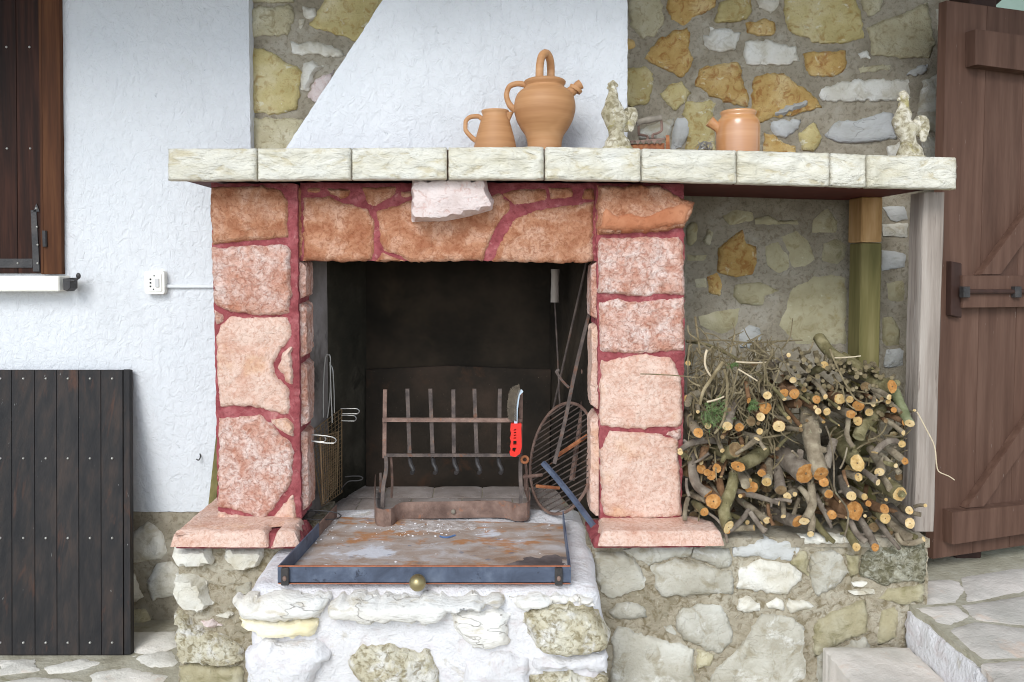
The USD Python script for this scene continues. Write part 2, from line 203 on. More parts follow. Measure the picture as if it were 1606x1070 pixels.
mat('paving_joint', [(144, 137, 118), (164, 157, 138), (180, 174, 158)], scale=8, rough=.95, spec=.1, rnd=0, bump=[(60, 6, .006)], specks=[(14, 5, .62, .08, (122, 118, 84), .6)])
mat('terrace_stone', [(176, 170, 160), (194, 186, 176), (206, 196, 186)], scale=5, rough=.9, spec=.2, rnd=.07, bump=[(22, 6, .006), (120, 5, .002)], specks=[(6, 5, .6, .1, (200, 172, 150), .6)])
mat('far_ground', [(176, 170, 156), (196, 190, 176)], scale=3, rough=.95, rnd=0)
mat('ivory_plastic', [(222, 218, 206), (226, 222, 212)], scale=5, rough=.4, spec=.5, rnd=0)
mat('grey_plastic', [(186, 184, 180), (194, 192, 188)], scale=5, rough=.5, rnd=0)
mat('black_plastic', [(40, 40, 42), (48, 48, 50)], scale=5, rough=.5, rnd=0)
mat('marble_sill', [(216, 210, 196), (228, 224, 212)], scale=6, rough=.6, rnd=0, bump=[(50, 4, .001)])
mat('nail', [(150, 146, 138), (170, 166, 158)], scale=40, rough=.4, metallic=.6, rnd=.1)
mat('ash', [(196, 190, 188), (216, 212, 210), (230, 228, 226)], scale=50, rough=.97, rnd=.1)
mat('ash_dull', [(150, 134, 122), (176, 164, 156), (200, 192, 186)], scale=40, detail=7, rough=.97, rnd=0, bump=[(150, 5, .003)])
mat('char', [(60, 48, 40), (96, 76, 60)], scale=50, rough=.95, rnd=.1)
mat('char_stain', [(74, 66, 64), (96, 86, 84), (120, 108, 104)], scale=14, rough=.8, rnd=0)
mat('blue_scrap', [(70, 96, 136), (88, 114, 152)], scale=20, rough=.6, rnd=0)
mat('eave_wood', [(60, 40, 28), (80, 54, 38)], scale=8, rough=.8, stretch=(.3, 3, 3))
mat('cable', [(206, 206, 204), (214, 214, 212)], scale=8, rough=.6, rnd=0)

# ------------------------------------------------------------------ shapes
def stone_uvw(poly, seed=0, proud=.015, rim=.018, rough=.004, res=.02, skirt=.03, jag=.003, facet=0.0, freq=14):
    pg = Polygon(poly).buffer(0)
    if pg.geom_type != 'Polygon': pg = max(pg.geoms, key=lambda g: g.area)
    pg = shapely.geometry.polygon.orient(pg)
    L = pg.exterior.length; n = max(8, int(L / min(res * .9, max(.008, L / 400))))
    b = np.array([pg.exterior.interpolate(L * i / n).coords[0] for i in range(n)])
    if jag:
        q = np.stack([b[:, 0] * 55, b[:, 1] * 55, np.full(n, seed * 1.7)], 1)
        b = b + jag * 2 * np.stack([meshkit.fbm(q, 3, seed) - .5, meshkit.fbm(q + 50, 3, seed + 9) - .5], 1) * 2
    pg2 = Polygon(b).buffer(0)
    if pg2.geom_type != 'Polygon': pg2 = max(pg2.geoms, key=lambda g: g.area)
    x0, y0, x1, y1 = pg2.bounds
    gx, gy = np.meshgrid(np.arange(x0, x1, res), np.arange(y0, y1, res * .87))
    gx = gx + (np.arange(gx.shape[0]) % 2)[:, None] * res / 2
    r = np.random.default_rng(seed + 1)
    g = np.stack([gx.ravel(), gy.ravel()], 1) + r.uniform(-.2, .2, (gx.size, 2)) * res
    pts = shapely.points(g); g = g[shapely.contains(pg2, pts) & (shapely.distance(pts, pg2.exterior) > res * .4)]
    v = np.vstack([b, g]); tri = Delaunay(v).simplices
    cen = v[tri].mean(1); a, c, d = v[tri[:, 0]], v[tri[:, 1]], v[tri[:, 2]]
    area = (c[:, 0] - a[:, 0]) * (d[:, 1] - a[:, 1]) - (c[:, 1] - a[:, 1]) * (d[:, 0] - a[:, 0])
    keep = shapely.contains_xy(pg2, cen) & (np.abs(area) > 1e-9)
    tri, area = tri[keep], area[keep]; tri[area < 0] = tri[area < 0][:, ::-1]
    dist = shapely.distance(shapely.points(v), pg2.exterior); dist[:n] = 0
    t = np.clip(dist / max(rim, 1e-6), 0, 1); prof = proud * (1 - (1 - t) ** 2.6)
    q3 = np.stack([v[:, 0], v[:, 1], np.full(len(v), seed * .37)], 1)
    w = prof + rough * 2 * (meshkit.fbm(q3 * freq, 4, seed) - .5) * (.3 + .7 * t)
    if facet:
        f = np.full(len(v), 9.0); ctr = v.mean(0); size = max(x1 - x0, y1 - y0) / 2
        for k in range(5):
            s = r.normal(0, 1, 2); s /= np.linalg.norm(s)
            f = np.minimum(f, facet * r.uniform(.2, 1) - ((v - ctr) @ s) / size * facet * r.uniform(.6, 1.6))
        w = w + np.clip(f, -facet * 1.2, facet) * t
    V = np.column_stack([v, w]); low = np.column_stack([b, np.full(n, -skirt)])
    i = np.arange(n); j = (i + 1) % n; m = len(V)
    return np.vstack([V, low]), np.vstack([tri, np.stack([i, m + i, m + j], 1), np.stack([i, m + j, j], 1)])
def stone(plane, uv, **kw):
    v, f = stone_uvw(uv, **kw); return trimesh.Trimesh(plane.world(v), f, process=False)
_seed = [100]
def stones(parent, plane, crop, items, name='stone', **kw):
    for it in items:
        m, pts = it[0], it[1]; o = dict(kw); o.update(it[2] if len(it) > 2 else {}); _seed[0] += 1
        cr = o.pop('crop', crop)
        obj(o.pop('name', name), stone(plane, plane.uv(C(cr, pts)), seed=_seed[0], **o), m, parent, smooth=50)
def box(x0, x1, y0, y1, z0, z1):
    b = trimesh.creation.box((x1 - x0, y1 - y0, z1 - z0)); b.apply_translation(((x0 + x1) / 2, (y0 + y1) / 2, (z0 + z1) / 2)); return b
def bevel(m, r):
    """hull of small octahedra at the corners of a convex mesh: chamfered edges"""
    c = np.asarray(m.vertices); ctr = c.mean(0)
    d = np.array([[1, 0, 0], [-1, 0, 0], [0, 1, 0], [0, -1, 0], [0, 0, 1], [0, 0, -1]]) * r
    inn = c + np.sign(ctr - c) * r
    return trimesh.convex.convex_hull((inn[:, None] + d[None]).reshape(-1, 3))
def bbox(*a, r=.003): return bevel(box(*a), r)
def hull(pts): return trimesh.convex.convex_hull(np.asarray(pts, float))
def prism(plane, uv, w0, w1, r=0):
    """convex polygon of the plane, from w0 to w1 along its normal, slightly chamfered at the w1 side"""
    uv = np.asarray(uv); c = uv.mean(0)
    if r:
        d = uv - c; inn = c + d * (1 - r / np.maximum(np.linalg.norm(d, axis=1, keepdims=True), r * 2))
        return hull(np.vstack([plane.world(np.column_stack([uv, np.full(len(uv), w0)])), plane.world(np.column_stack([uv, np.full(len(uv), w1 - r)])), plane.world(np.column_stack([inn, np.full(len(uv), w1)]))]))
    return hull(np.vstack([plane.world(np.column_stack([uv, np.full(len(uv), w)])) for w in (w0, w1)]))
def spline(pts, n):
    p = np.asarray(pts, float)
    if len(p) == 2: t = np.linspace(0, 1, n)[:, None]; return p[0] * (1 - t) + p[1] * t
    d = np.r_[0, np.cumsum(np.linalg.norm(np.diff(p, axis=0), axis=1))]
    from scipy.interpolate import PchipInterpolator
    return PchipInterpolator(d, p)(np.linspace(0, d[-1], n))
def frames(p):
    t = np.gradient(p, axis=0); t /= np.linalg.norm(t, axis=1, keepdims=True) + 1e-12
    up = np.array([0, 0, 1.0]) if abs(t[0, 2]) < .85 else np.array([1.0, 0, 0])
    a = np.empty_like(t); v = np.cross(t[0], up)
    for i in range(len(t)):   # carried along the curve, so that it never flips
        v = v - t[i] * (v @ t[i]); v = v / (np.linalg.norm(v) + 1e-12); a[i] = v
    return t, a, np.cross(t, a)
def tube(pts, r, sides=8, n=None, caps=True, wob=0, seed=0, square=False):
    p = spline(pts, n) if n else np.asarray(pts, float); k = len(p)
    r = np.interp(np.linspace(0, 1, k), np.linspace(0, 1, len(np.atleast_1d(r))), np.atleast_1d(r)) if np.ndim(r) else np.full(k, r)
    t, a, b = frames(p); ang = np.arange(sides) * 2 * np.pi / sides + (np.pi / 4 if square else 0)
    rr = r[:, None] * np.ones(sides)
    if wob:
        q = np.stack([np.cos(ang)[None] * 1.3 + 0 * rr, np.sin(ang)[None] * 1.3 + 0 * rr, np.arange(k)[:, None] * .45 + 0 * rr], -1)
        rr = rr * (1 + wob * 2 * (meshkit.fbm(q + seed * 3.3, 3, seed) - .5))
    v = p[:, None] + rr[..., None] * (np.cos(ang)[None, :, None] * a[:, None] + np.sin(ang)[None, :, None] * b[:, None])
    i, j = np.meshgrid(np.arange(k - 1), np.arange(sides), indexing='ij'); j2 = (j + 1) % sides
    q = np.stack([i * sides + j, (i + 1) * sides + j, (i + 1) * sides + j2, i * sides + j2], -1).reshape(-1, 4)
    f = [np.vstack([q[:, [0, 2, 1]], q[:, [0, 3, 2]]])]; V = v.reshape(-1, 3)
    if caps:
        V = np.vstack([V, p[0], p[-1]]); c0, c1 = len(V) - 2, len(V) - 1; s = np.arange(sides); s2 = (s + 1) % sides
        f.append(np.stack([np.full(sides, c0), s, s2], 1)); f.append(np.stack([np.full(sides, c1), (k - 1) * sides + s2, (k - 1) * sides + s], 1))
    m = trimesh.Trimesh(V, np.vstack(f), process=False)
    m.metadata['ring'] = v[-1]; m.metadata['axis'] = t[-1]
    return m
def ptube(pix, D, r, sides=6, n=None, **kw):
    """a rod through pixels; D: one depth or one per point"""
    D = np.broadcast_to(D, (len(pix),)); return tube([P(x, y, d) for (x, y), d in zip(pix, D)], r, sides, n, **kw)
def lathe(prof, sides=40):
    prof = np.asarray(prof, float); k = len(prof); a = np.arange(sides) * 2 * np.pi / sides
    v = np.stack([prof[:, :1] * np.cos(a), prof[:, :1] * np.sin(a), np.repeat(prof[:, 1:], sides, 1)], -1).reshape(-1, 3)
    i, j = np.meshgrid(np.arange(k - 1), np.arange(sides), indexing='ij'); j2 = (j + 1) % sides
    q = np.stack([i * sides + j, i * sides + j2, (i + 1) * sides + j2, (i + 1) * sides + j], -1).reshape(-1, 4)
    return trimesh.Trimesh(v, np.vstack([q[:, :3], q[:, [0, 2, 3]]]), process=False)
def cat(ms): return trimesh.util.concatenate(ms)
def moved(m, t): m = m.copy(); m.apply_translation(t); return m
def ball(c, r, sub=2): m = trimesh.creation.icosphere(sub, 1.0); m.apply_scale(r); m.apply_translation(c); return m
def rumple(m, amp, freq, seed=0, oct=4):
    n = m.vertex_normals; v = np.asarray(m.vertices)
    m = trimesh.Trimesh(v + n * (amp * 2 * (meshkit.fbm(v * freq + 7, oct, seed) - .5))[:, None], m.faces, process=False); return m

# ================================================================== THE SETTING
YW, YP, YS = 3.16, 3.10, 3.14          # mortar of the stone wall, face of the plaster, its stones
obj('ground', trimesh.Trimesh([[-60, -60, -.03], [60, -60, -.03], [60, 60, -.03], [-60, 60, -.03]], [[0, 1, 2], [0, 2, 3]], process=False), 'far_ground', smooth=False, kind='structure')
yard = obj('yard_paving', stone(level(0), [(-3.2, .6), (1.9, .6), (1.9, 3.2), (-3.2, 3.2)], proud=0, rim=.01, rough=.006, res=.05, jag=0, skirt=.02, freq=5, seed=3), 'paving_joint', kind='structure')
lv = level(.0)
flags = [('paving', [(200, 992), (275, 990), (285, 1012), (240, 1030), (200, 1020)]), ('paving', [(70, 1046), (130, 1033), (165, 1040), (120, 1056), (75, 1056)]),
         ('paving', [(140, 1056), (200, 1048), (262, 1060), (250, 1085), (150, 1080)]), ('paving', [(0, 1036), (55, 1034), (60, 1052), (0, 1060)]),
         ('paving', [(208, 1030), (270, 1020), (285, 1045), (230, 1048)]), ('paving', [(0, 1070), (60, 1062), (130, 1070), (120, 1100), (0, 1110)]),
         ('paving', [(-120, 1040), (-15, 1036), (-20, 1070), (-130, 1080)])]
stones(yard, lv, 'px', flags, name='flagstone', proud=.008, rim=.012, rough=.003, res=.025, jag=.005, skirt=.02)
# irregular flags outside the picture
from scipy.spatial import Voronoi
def crazy(xr, yr, step, seed, gap=.012):
    r = np.random.default_rng(seed); pts = []
    for x in np.arange(xr[0], xr[1] + step, step):
        for y in np.arange(yr[0], yr[1] + step, step): pts.append((x + r.uniform(-.38, .38) * step, y + r.uniform(-.38, .38) * step))
    vor = Voronoi(np.array(pts)); out = []; bx = shapely.geometry.box(xr[0], yr[0], xr[1], yr[1])
    for k in vor.point_region:
        reg = vor.regions[k]
        if reg and -1 not in reg:
            g = Polygon(vor.vertices[reg]).intersection(bx).buffer(-gap)
            if g.geom_type == 'Polygon' and g.area > .004: out.append(g.simplify(.01))
    return out
for k, g in enumerate(crazy((-3.0, 1.0), (.7, 2.10), .42, 5)):
    obj('flagstone', stone(lv, list(g.exterior.coords)[:-1], proud=.008, rim=.015, rough=.004, res=.07, jag=.006, skirt=.02, seed=700 + k), 'paving', yard)
# raised terrace on the right, with a painted riser, and the step slab below it
ZT = .28
terrace = obj('terrace', stone(level(ZT), [(1.40, .7), (4.6, .7), (4.6, 4.4), (1.86, 4.4), (1.86, 3.14), (1.40, 3.1)], proud=0, rim=.01, rough=.006, res=.05, jag=.004, skirt=.27, freq=5, seed=4), 'paving_joint', kind='structure')
stones(terrace, level(ZT), 'px', [
    ('terrace_stone', [(1448, 912), (1500, 908), (1512, 925), (1498, 945), (1452, 948)]), ('terrace_stone', [(1506, 906), (1606, 890), (1650, 905), (1600, 930), (1518, 944)]),
    ('terrace_stone', [(1436, 953), (1500, 950), (1520, 968), (1482, 985)]), ('terrace_stone', [(1508, 950), (1610, 935), (1680, 955), (1640, 985), (1530, 972)]),
    ('terrace_stone', [(1487, 988), (1530, 976), (1640, 990), (1650, 1030), (1540, 1034)]), ('terrace_stone', [(1538, 1040), (1640, 1036), (1670, 1090), (1580, 1095)]),
    ('terrace_stone', [(1655, 990), (1760, 960), (1800, 1040), (1690, 1080)])], name='paving_slab', proud=.007, rim=.012, rough=.003, res=.03, jag=.004, skirt=.02)
obj('painted_riser', stone(Plane((1.393, 0, 0), (0, -1, 0), (0, 0, 1)), [(-2.60, .10), (-.7, .10), (-.7, .262), (-2.60, .262)], proud=.012, rim=.02, rough=.010, res=.03, jag=.004, skirt=.02, seed=31), 'limewash', terrace)
step = obj('step_slab', stone(level(.155), [(1.09, 1.9), (1.378, 1.9), (1.378, 2.56), (1.095, 2.56)], proud=.012, rim=.03, rough=.006, res=.02, jag=.003, skirt=.15, seed=33), 'terrace_stone', kind='structure')

# ------------------------------------------------------------------ plaster house wall with rubble plinth (left)
wall = obj('house_wall', stone(front(YP), [(-3.4, .437), (-.916, .437), (-.916, 2.72), (-3.4, 2.72)], proud=0, rim=.01, rough=.004, res=.035, jag=.002, skirt=.10, freq=9, seed=11), 'plaster', label='white rough-plastered house wall on the left with a rubble plinth', cat='wall')
plinth = obj('plinth', stone(front(YP + .004), [(-3.4, -.02), (-.9, -.02), (-.9, .434), (-3.4, .434)], proud=0, rim=.01, rough=.010, res=.03, jag=.0, skirt=.08, freq=14, seed=12), 'mortar_grey', wall)
stones(plinth, front(YP + .002), 'd2', [
    ('white_stone', [(60, 230), (140, 175), (190, 140), (240, 170), (280, 215), (300, 320), (260, 355), (60, 380)]), ('white_stone', [(180, 490), (240, 380), (330, 365), (400, 430), (400, 560), (250, 575), (215, 600)]),
    ('white_stone', [(40, 420), (110, 440), (160, 570), (120, 600), (40, 605)]), ('tan_stone', [(60, 650), (170, 640), (200, 690), (220, 760), (60, 765)]), ('grey_stone', [(280, 720), (345, 700), (420, 775), (280, 778)])],
    proud=.018, rim=.022, rough=.006, facet=.006, res=.018)
for k, g in enumerate(crazy((-3.3, -1.55), (.02, .42), .2, 6, .014)):
    obj('stone', stone(front(YP + .002), list(g.exterior.coords)[:-1], proud=.018, rim=.022, rough=.006, res=.035, seed=800 + k), ['grey_stone', 'white_stone', 'tan_stone'][k % 3], plinth)

# ------------------------------------------------------------------ rear rubble wall
swall = obj('stone_wall', stone(front(YW), [(-.92, -.02), (-.665, -.02), (-.665, 1.69), (.41, 1.69), (.41, -.02), (1.86, -.02), (1.86, 2.72), (-.92, 2.72)], proud=0, rim=.01, rough=.010, res=.022, jag=0, skirt=.22, freq=12, seed=13), 'mortar_grey', label='rubble stone wall with ochre and white stones behind the fireplace', cat='wall')
O, Y, T, W_, B, G = 'ochre_stone', 'yellow_stone', 'tan_stone', 'white_stone', 'blue_stone', 'grey_stone'
stones(swall, front(YW - .004), 'c4', [
    (T, [(20, -40), (140, -40), (155, 60), (150, 100), (120, 140), (70, 158), (25, 110), (15, 50)]), (O, [(175, -40), (370, -40), (360, 30), (310, 60), (265, 75), (240, 100), (190, 80), (170, 30)]),
    (Y, [(385, 10), (500, -30), (512, 40), (495, 80), (440, 85), (365, 92), (370, 40)]), (O, [(255, 110), (262, 150), (255, 185), (275, 240), (240, 310), (205, 300), (75, 230), (120, 170), (190, 125)]),
    (W_, [(345, 108), (400, 115), (465, 135), (450, 180), (440, 205), (380, 210), (330, 195), (312, 140), (345, 140)]), (O, [(490, 95), (560, 72), (605, 90), (605, 140), (545, 145), (495, 130)]),
    (W_, [(485, 165), (570, 160), (690, 190), (700, 245), (640, 262), (490, 262), (482, 215)]), (Y, [(640, -50), (900, -50), (950, 60), (962, 150), (900, 170), (790, 178), (720, 150), (660, 120), (645, 60)]),
    (T, [(1010, 95), (1130, 50), (1220, 10), (1235, 100), (1250, 170), (1230, 230), (1110, 235), (995, 220), (985, 150), (970, 115)]), (T, [(950, -40), (1045, -40), (1030, 40), (990, 65), (960, 40)]),
    (W_, [(510, -30), (625, -30), (620, 25), (590, 52), (540, 25)]), (O, [(720, 215), (760, 207), (893, 205), (890, 270), (850, 305), (745, 305), (725, 270)]), (W_, [(940, 215), (980, 203), (985, 235), (945, 238)]),
    (O, [(300, 270), (460, 250), (470, 300), (500, 390), (490, 432), (440, 420), (350, 390), (285, 345)]), (O, [(520, 310), (590, 290), (640, 292), (690, 335), (750, 370), (793, 435), (720, 450), (640, 470), (535, 495), (510, 460), (508, 400)]),
    (Y, [(-20, 280), (80, 265), (112, 300), (110, 370), (90, 420), (40, 425), (-20, 420)]), (Y, [(140, 380), (170, 345), (225, 330), (268, 375), (240, 410), (205, 445), (175, 420)]), (O, [(-15, 145), (35, 165), (38, 190), (-15, 205)]),
    (Y, [(245, 410), (340, 405), (370, 420), (355, 470), (365, 520), (365, 620), (240, 620), (255, 520), (235, 460)]), (B, [(210, 480), (270, 475), (265, 520), (230, 590), (185, 605), (195, 520)]),
    (W_, [(790, 360), (880, 330), (1000, 320), (1145, 325), (1148, 400), (1090, 405), (970, 405), (800, 412), (785, 390)]), (B, [(805, 540), (850, 490), (950, 480), (1040, 450), (1085, 465), (1095, 560), (960, 575), (860, 575), (820, 560)]),
    (Y, [(700, 540), (760, 490), (785, 530), (790, 570), (770, 605), (715, 608)]), (B, [(580, 490), (640, 485), (705, 478), (705, 520), (640, 558), (600, 540)]), (O, [(560, 530), (600, 545), (640, 570), (690, 595), (695, 640), (555, 640)]),
    (T, [(945, 270), (1010, 262), (1085, 262), (1080, 280), (1000, 290), (945, 295)]), (B, [(1130, 300), (1180, 265), (1222, 255), (1215, 290), (1180, 305)]), (G, [(1200, 330), (1285, 290), (1292, 400), (1292, 530), (1200, 540), (1180, 450)]),
    (G, [(1190, 555), (1290, 548), (1290, 640), (1200, 640)]), (B, [(585, 450), (640, 425), (720, 400), (745, 420), (700, 445), (620, 475)], dict(proud=.02)), (W_, [(1060, 590), (1120, 570), (1180, 585), (1180, 640), (1060, 640)]),
    (G, [(1255, 40), (1296, 20), (1296, 150), (1262, 160)]), (G, [(60, 520), (150, 490), (200, 470), (180, 560), (60, 560)])],
    proud=.011, rim=.009, rough=.007, facet=.007, res=.013, jag=.006, freq=20)
stones(swall, front(YW - .004), 'c2', [
    (T, [(30, 25), (185, 22), (192, 80), (165, 130), (90, 135), (30, 140)]), (W_, [(225, 28), (275, 28), (272, 65), (245, 70), (225, 62)]), (W_, [(210, 70), (235, 75), (225, 110), (208, 100)]),
    (Y, [(290, 30), (320, -20), (540, -20), (440, 160), (330, 120), (250, 100), (270, 60)]), (W_, [(185, 160), (300, 158), (360, 185), (395, 215), (190, 200)]),
    (Y, [(30, 180), (80, 180), (140, 215), (225, 270), (215, 320), (205, 405), (130, 430), (30, 420)]), (W_, [(225, 235), (260, 225), (305, 250), (265, 285), (250, 335), (215, 340), (220, 290)], dict(proud=.022)),
    ('key_stone', [(270, 300), (345, 258), (300, 390), (240, 365)]), (T, [(30, 440), (120, 440), (200, 440), (230, 450), (180, 570), (30, 570)]), (T, [(30, -60), (180, -60), (190, 8), (30, 12)])],
    proud=.011, rim=.009, rough=.007, facet=.007, res=.013, jag=.006, freq=20)
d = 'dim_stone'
stones(swall, front(YW - .002), 'd7', [
    (d, [(330, 160), (420, 115), (520, 130), (530, 180), (380, 215)]), (d, [(540, 170), (620, 150), (680, 185), (810, 180), (815, 210), (540, 208)]), (d, [(905, 180), (960, 130), (1000, 110), (1060, 190), (1050, 262), (900, 260)]),
    (O, [(310, 360), (420, 270), (460, 240), (485, 330), (545, 345), (550, 440), (520, 530), (420, 540), (300, 510)]), (d, [(600, 350), (680, 320), (740, 400), (760, 490), (690, 515), (620, 470)]),
    (d, [(700, 290), (800, 250), (870, 310), (915, 430), (860, 470), (770, 480), (745, 380)]), ('moss_stone', [(970, 330), (1050, 295), (1115, 340), (1110, 410), (1060, 460), (960, 440)]), (T, [(160, 555), (230, 545), (235, 610), (165, 610)]),
    (O, [(238, 540), (300, 510), (335, 590), (320, 660), (250, 640)]), (d, [(410, 590), (560, 570), (690, 625), (600, 660), (590, 720), (440, 710), (400, 660)]),
    (d, [(780, 610), (900, 540), (1010, 530), (1115, 540), (1115, 960), (800, 960), (690, 850), (740, 700)]), (d, [(180, 790), (330, 750), (440, 740), (420, 860), (330, 900), (200, 850)]), (B, [(440, 880), (500, 840), (570, 860), (580, 990), (440, 990)]),
    (d, [(105, 230), (140, 190), (180, 210), (170, 310), (130, 345), (105, 330)]), (T, [(215, 320), (245, 235), (280, 260), (250, 350)]), (d, [(110, 400), (235, 405), (215, 440), (110, 440)]),
    (B, [(1340, 370), (1420, 380), (1490, 400), (1480, 480), (1340, 500)]), (W_, [(1340, 210), (1500, 200), (1500, 290), (1340, 280)]), (d, [(1340, 800), (1400, 790), (1450, 870), (1450, 970), (1340, 980)]),
    (d, [(1370, 580), (1480, 560), (1480, 700), (1380, 690)]), (B, [(1360, 1000), (1470, 990), (1470, 1100), (1350, 1110)]), (B, [(1340, 100), (1480, 90), (1500, 180), (1400, 190)])],
    proud=.009, rim=.02, rough=.004, facet=.003, res=.018, jag=.003)

# ================================================================== THE FIREPLACE
fire = thing('fireplace', 'large outdoor fireplace faced in pink stone under a long pale stone mantel', 'fireplace')
YPIL, YMAN = 2.665, 2.55
# base under the right pillar and the log store
ZB = .505
baseR = obj('plinth_base', stone(front(2.605), [(.345, -.02), (1.462, -.02), (1.462, ZB), (.345, ZB)], proud=0, rim=.02, rough=.014, res=.018, jag=.004, skirt=.56, freq=13, seed=15), 'mortar_tan', fire)
obj('base_top', stone(level(ZB), [(.345, 2.60), (1.458, 2.60), (1.458, 3.15), (.345, 3.15)], proud=.003, rim=.03, rough=.006, res=.03, jag=.004, skirt=.03, seed=16), 'mortar_grey', baseR)
stones(baseR, front(2.60), 'd4', [
    (G, [(90, 180), (210, 185), (270, 215), (310, 300), (305, 340), (150, 385), (100, 320)]), (G, [(335, 245), (440, 215), (520, 220), (600, 245), (690, 270), (690, 365), (560, 365), (385, 382), (355, 345), (350, 280)]),
    (W_, [(725, 255), (800, 210), (870, 225), (940, 235), (985, 275), (985, 310), (915, 365), (830, 360), (770, 345), (712, 340)]), (G, [(1030, 190), (1130, 180), (1170, 205), (1195, 270), (1150, 325), (1060, 375), (1035, 330), (1025, 250)]),
    ('rough_grey_stone', [(1255, 200), (1290, 165), (1526, 138), (1528, 315), (1440, 310), (1340, 330), (1290, 305), (1240, 290)], dict(rough=.012)), ('moss_stone', [(985, 180), (1015, 190), (1020, 290), (985, 265), (935, 230)]),
    ('moss_stone', [(1180, 190), (1245, 205), (1235, 280), (1205, 300), (1195, 240)]), (G, [(155, 440), (200, 405), (260, 400), (310, 430), (320, 465), (240, 478), (170, 475)]),
    (G, [(450, 440), (540, 415), (640, 415), (660, 450), (688, 520), (685, 570), (640, 625), (540, 590), (470, 560), (445, 500)]), (G, [(395, 510), (425, 500), (450, 545), (420, 535)]), (W_, [(715, 395), (760, 375), (810, 405), (815, 435), (750, 448), (710, 435)]),
    (W_, [(835, 400), (880, 385), (918, 400), (918, 430), (850, 430)]), (W_, [(930, 390), (1000, 395), (1050, 415), (990, 440), (940, 450), (925, 425)]), (G, [(815, 450), (950, 465), (1000, 510), (1000, 640), (1010, 700), (1000, 800), (560, 800), (620, 690), (700, 620), (760, 540)]),
    ('moss_stone', [(1045, 495), (1120, 445), (1270, 395), (1275, 460), (1265, 535), (1150, 580), (1045, 640)]), (G, [(170, 520), (240, 510), (300, 545), (420, 575), (525, 600), (520, 800), (165, 800)]), (W_, [(1195, 360), (1300, 345), (1310, 365), (1220, 375)]),
    (W_, [(1210, 310), (1280, 315), (1260, 330), (1210, 328)]), ('moss_stone', [(1330, 385), (1370, 345), (1520, 330), (1520, 400), (1420, 415), (1380, 400)]), ('moss_stone', [(1335, 440), (1385, 420), (1405, 440), (1400, 560), (1320, 590), (1320, 520)]),
    (G, [(215, 180), (310, 150), (420, 150), (520, 160), (510, 205), (420, 208), (330, 238)], dict(name='plaster_patch', proud=.008)), (G, [(520, 160), (600, 165), (680, 175), (690, 240), (640, 260), (600, 243), (520, 212)], dict(name='plaster_patch', proud=.010)),
    (B, [(690, 170), (830, 122), (890, 135), (980, 140), (975, 180), (930, 220), (820, 208), (700, 200)], dict(name='plaster_patch', proud=.009)), (W_, [(985, 115), (1090, 112), (1180, 112), (1240, 117), (1240, 140), (1100, 148), (1000, 150)], dict(proud=.012)),
    (G, [(80, 140), (215, 140), (215, 160), (80, 168)]), (G, [(1060, 600), (1150, 590), (1260, 560), (1300, 600), (1250, 700), (1060, 790)]), (T, [(540, 610), (620, 630), (590, 680), (530, 690)])],
    proud=.009, rim=.008, rough=.009, facet=.009, res=.013, jag=.006, freq=16)
# base under the left pillar
baseL = obj('plinth_base', stone(front(2.585), [(-1.02, -.02), (-.60, -.02), (-.60, .50), (-1.02, .50)], proud=0, rim=.02, rough=.014, res=.018, jag=.006, skirt=.53, freq=13, seed=17), 'mortar_tan', fire)
stones(baseL, front(2.58), 'd2', [
    (W_, [(335, 278), (400, 280), (540, 280), (565, 345), (565, 385), (480, 388), (380, 388), (330, 340)], dict(proud=.035)), (W_, [(640, 285), (700, 278), (850, 280), (850, 330), (820, 390), (740, 410), (690, 420), (625, 345)], dict(proud=.03)),
    ('lichen_stone', [(345, 660), (390, 650), (440, 720), (500, 755), (560, 770), (640, 800), (740, 870), (760, 940), (610, 958), (460, 940), (365, 950), (355, 800)], dict(proud=.03)), ('key_stone', [(490, 705), (560, 700), (618, 740), (540, 748)]), (W_, [(580, 680), (640, 660), (680, 680), (640, 695)]),
    ('moss_stone', [(370, 970), (460, 950), (600, 975), (735, 960), (735, 1100), (370, 1100)]), (W_, [(350, 440), (440, 450), (520, 475), (540, 560), (570, 600), (490, 655), (400, 620), (352, 560)], dict(proud=.04, facet=.012)), (G, [(690, 520), (780, 480), (800, 560), (700, 560)])],
    proud=.014, rim=.010, rough=.010, facet=.010, res=.013, jag=.006, freq=16)
# pink slabs on the bases, under the pillars
slabL = obj('pedestal_slab', stone(level(.552), np.array([PZ(x, y, .552)[:2] for x, y in [(273, 838), (335, 822), (468, 822), (466, 800), (346, 797)]])[[0, 2, 3, 4]], proud=.008, rim=.01, rough=.003, res=.02, jag=.003, skirt=.004, seed=21), 'pale_pink_stone', fire)
PL = level(.512)
for uvs, m, nm in (([(-1.01, 2.505), (-.70, 2.50), (-.705, 2.68), (-.86, 3.08), (-1.01, 3.08)], 'pale_pink_stone', 'slab'), ([(-.688, 2.50), (-.60, 2.51), (-.615, 2.67), (-.69, 2.68)], 'pale_pink_stone', 'slab')):
    _seed[0] += 1; obj(nm, stone(PL, uvs, seed=_seed[0], proud=.046, rim=.022, rough=.007, res=.012, jag=.002, skirt=.002, freq=24), m, slabL)
obj('joint', stone(PL, [(-1.0, 2.52), (-.59, 2.52), (-.60, 2.70), (-1.0, 2.9)], seed=22, proud=.03, rim=.006, rough=.003, res=.03, jag=.003, skirt=.012), 'mortar_red', slabL)
slabR = obj('pedestal_slab', stone(PL, [(.355, 2.51), (.758, 2.515), (.765, 2.62), (.72, 2.70), (.37, 2.70)], seed=23, proud=.042, rim=.022, rough=.006, res=.012, jag=.002, skirt=.002, freq=24), 'pale_pink_stone', fire)
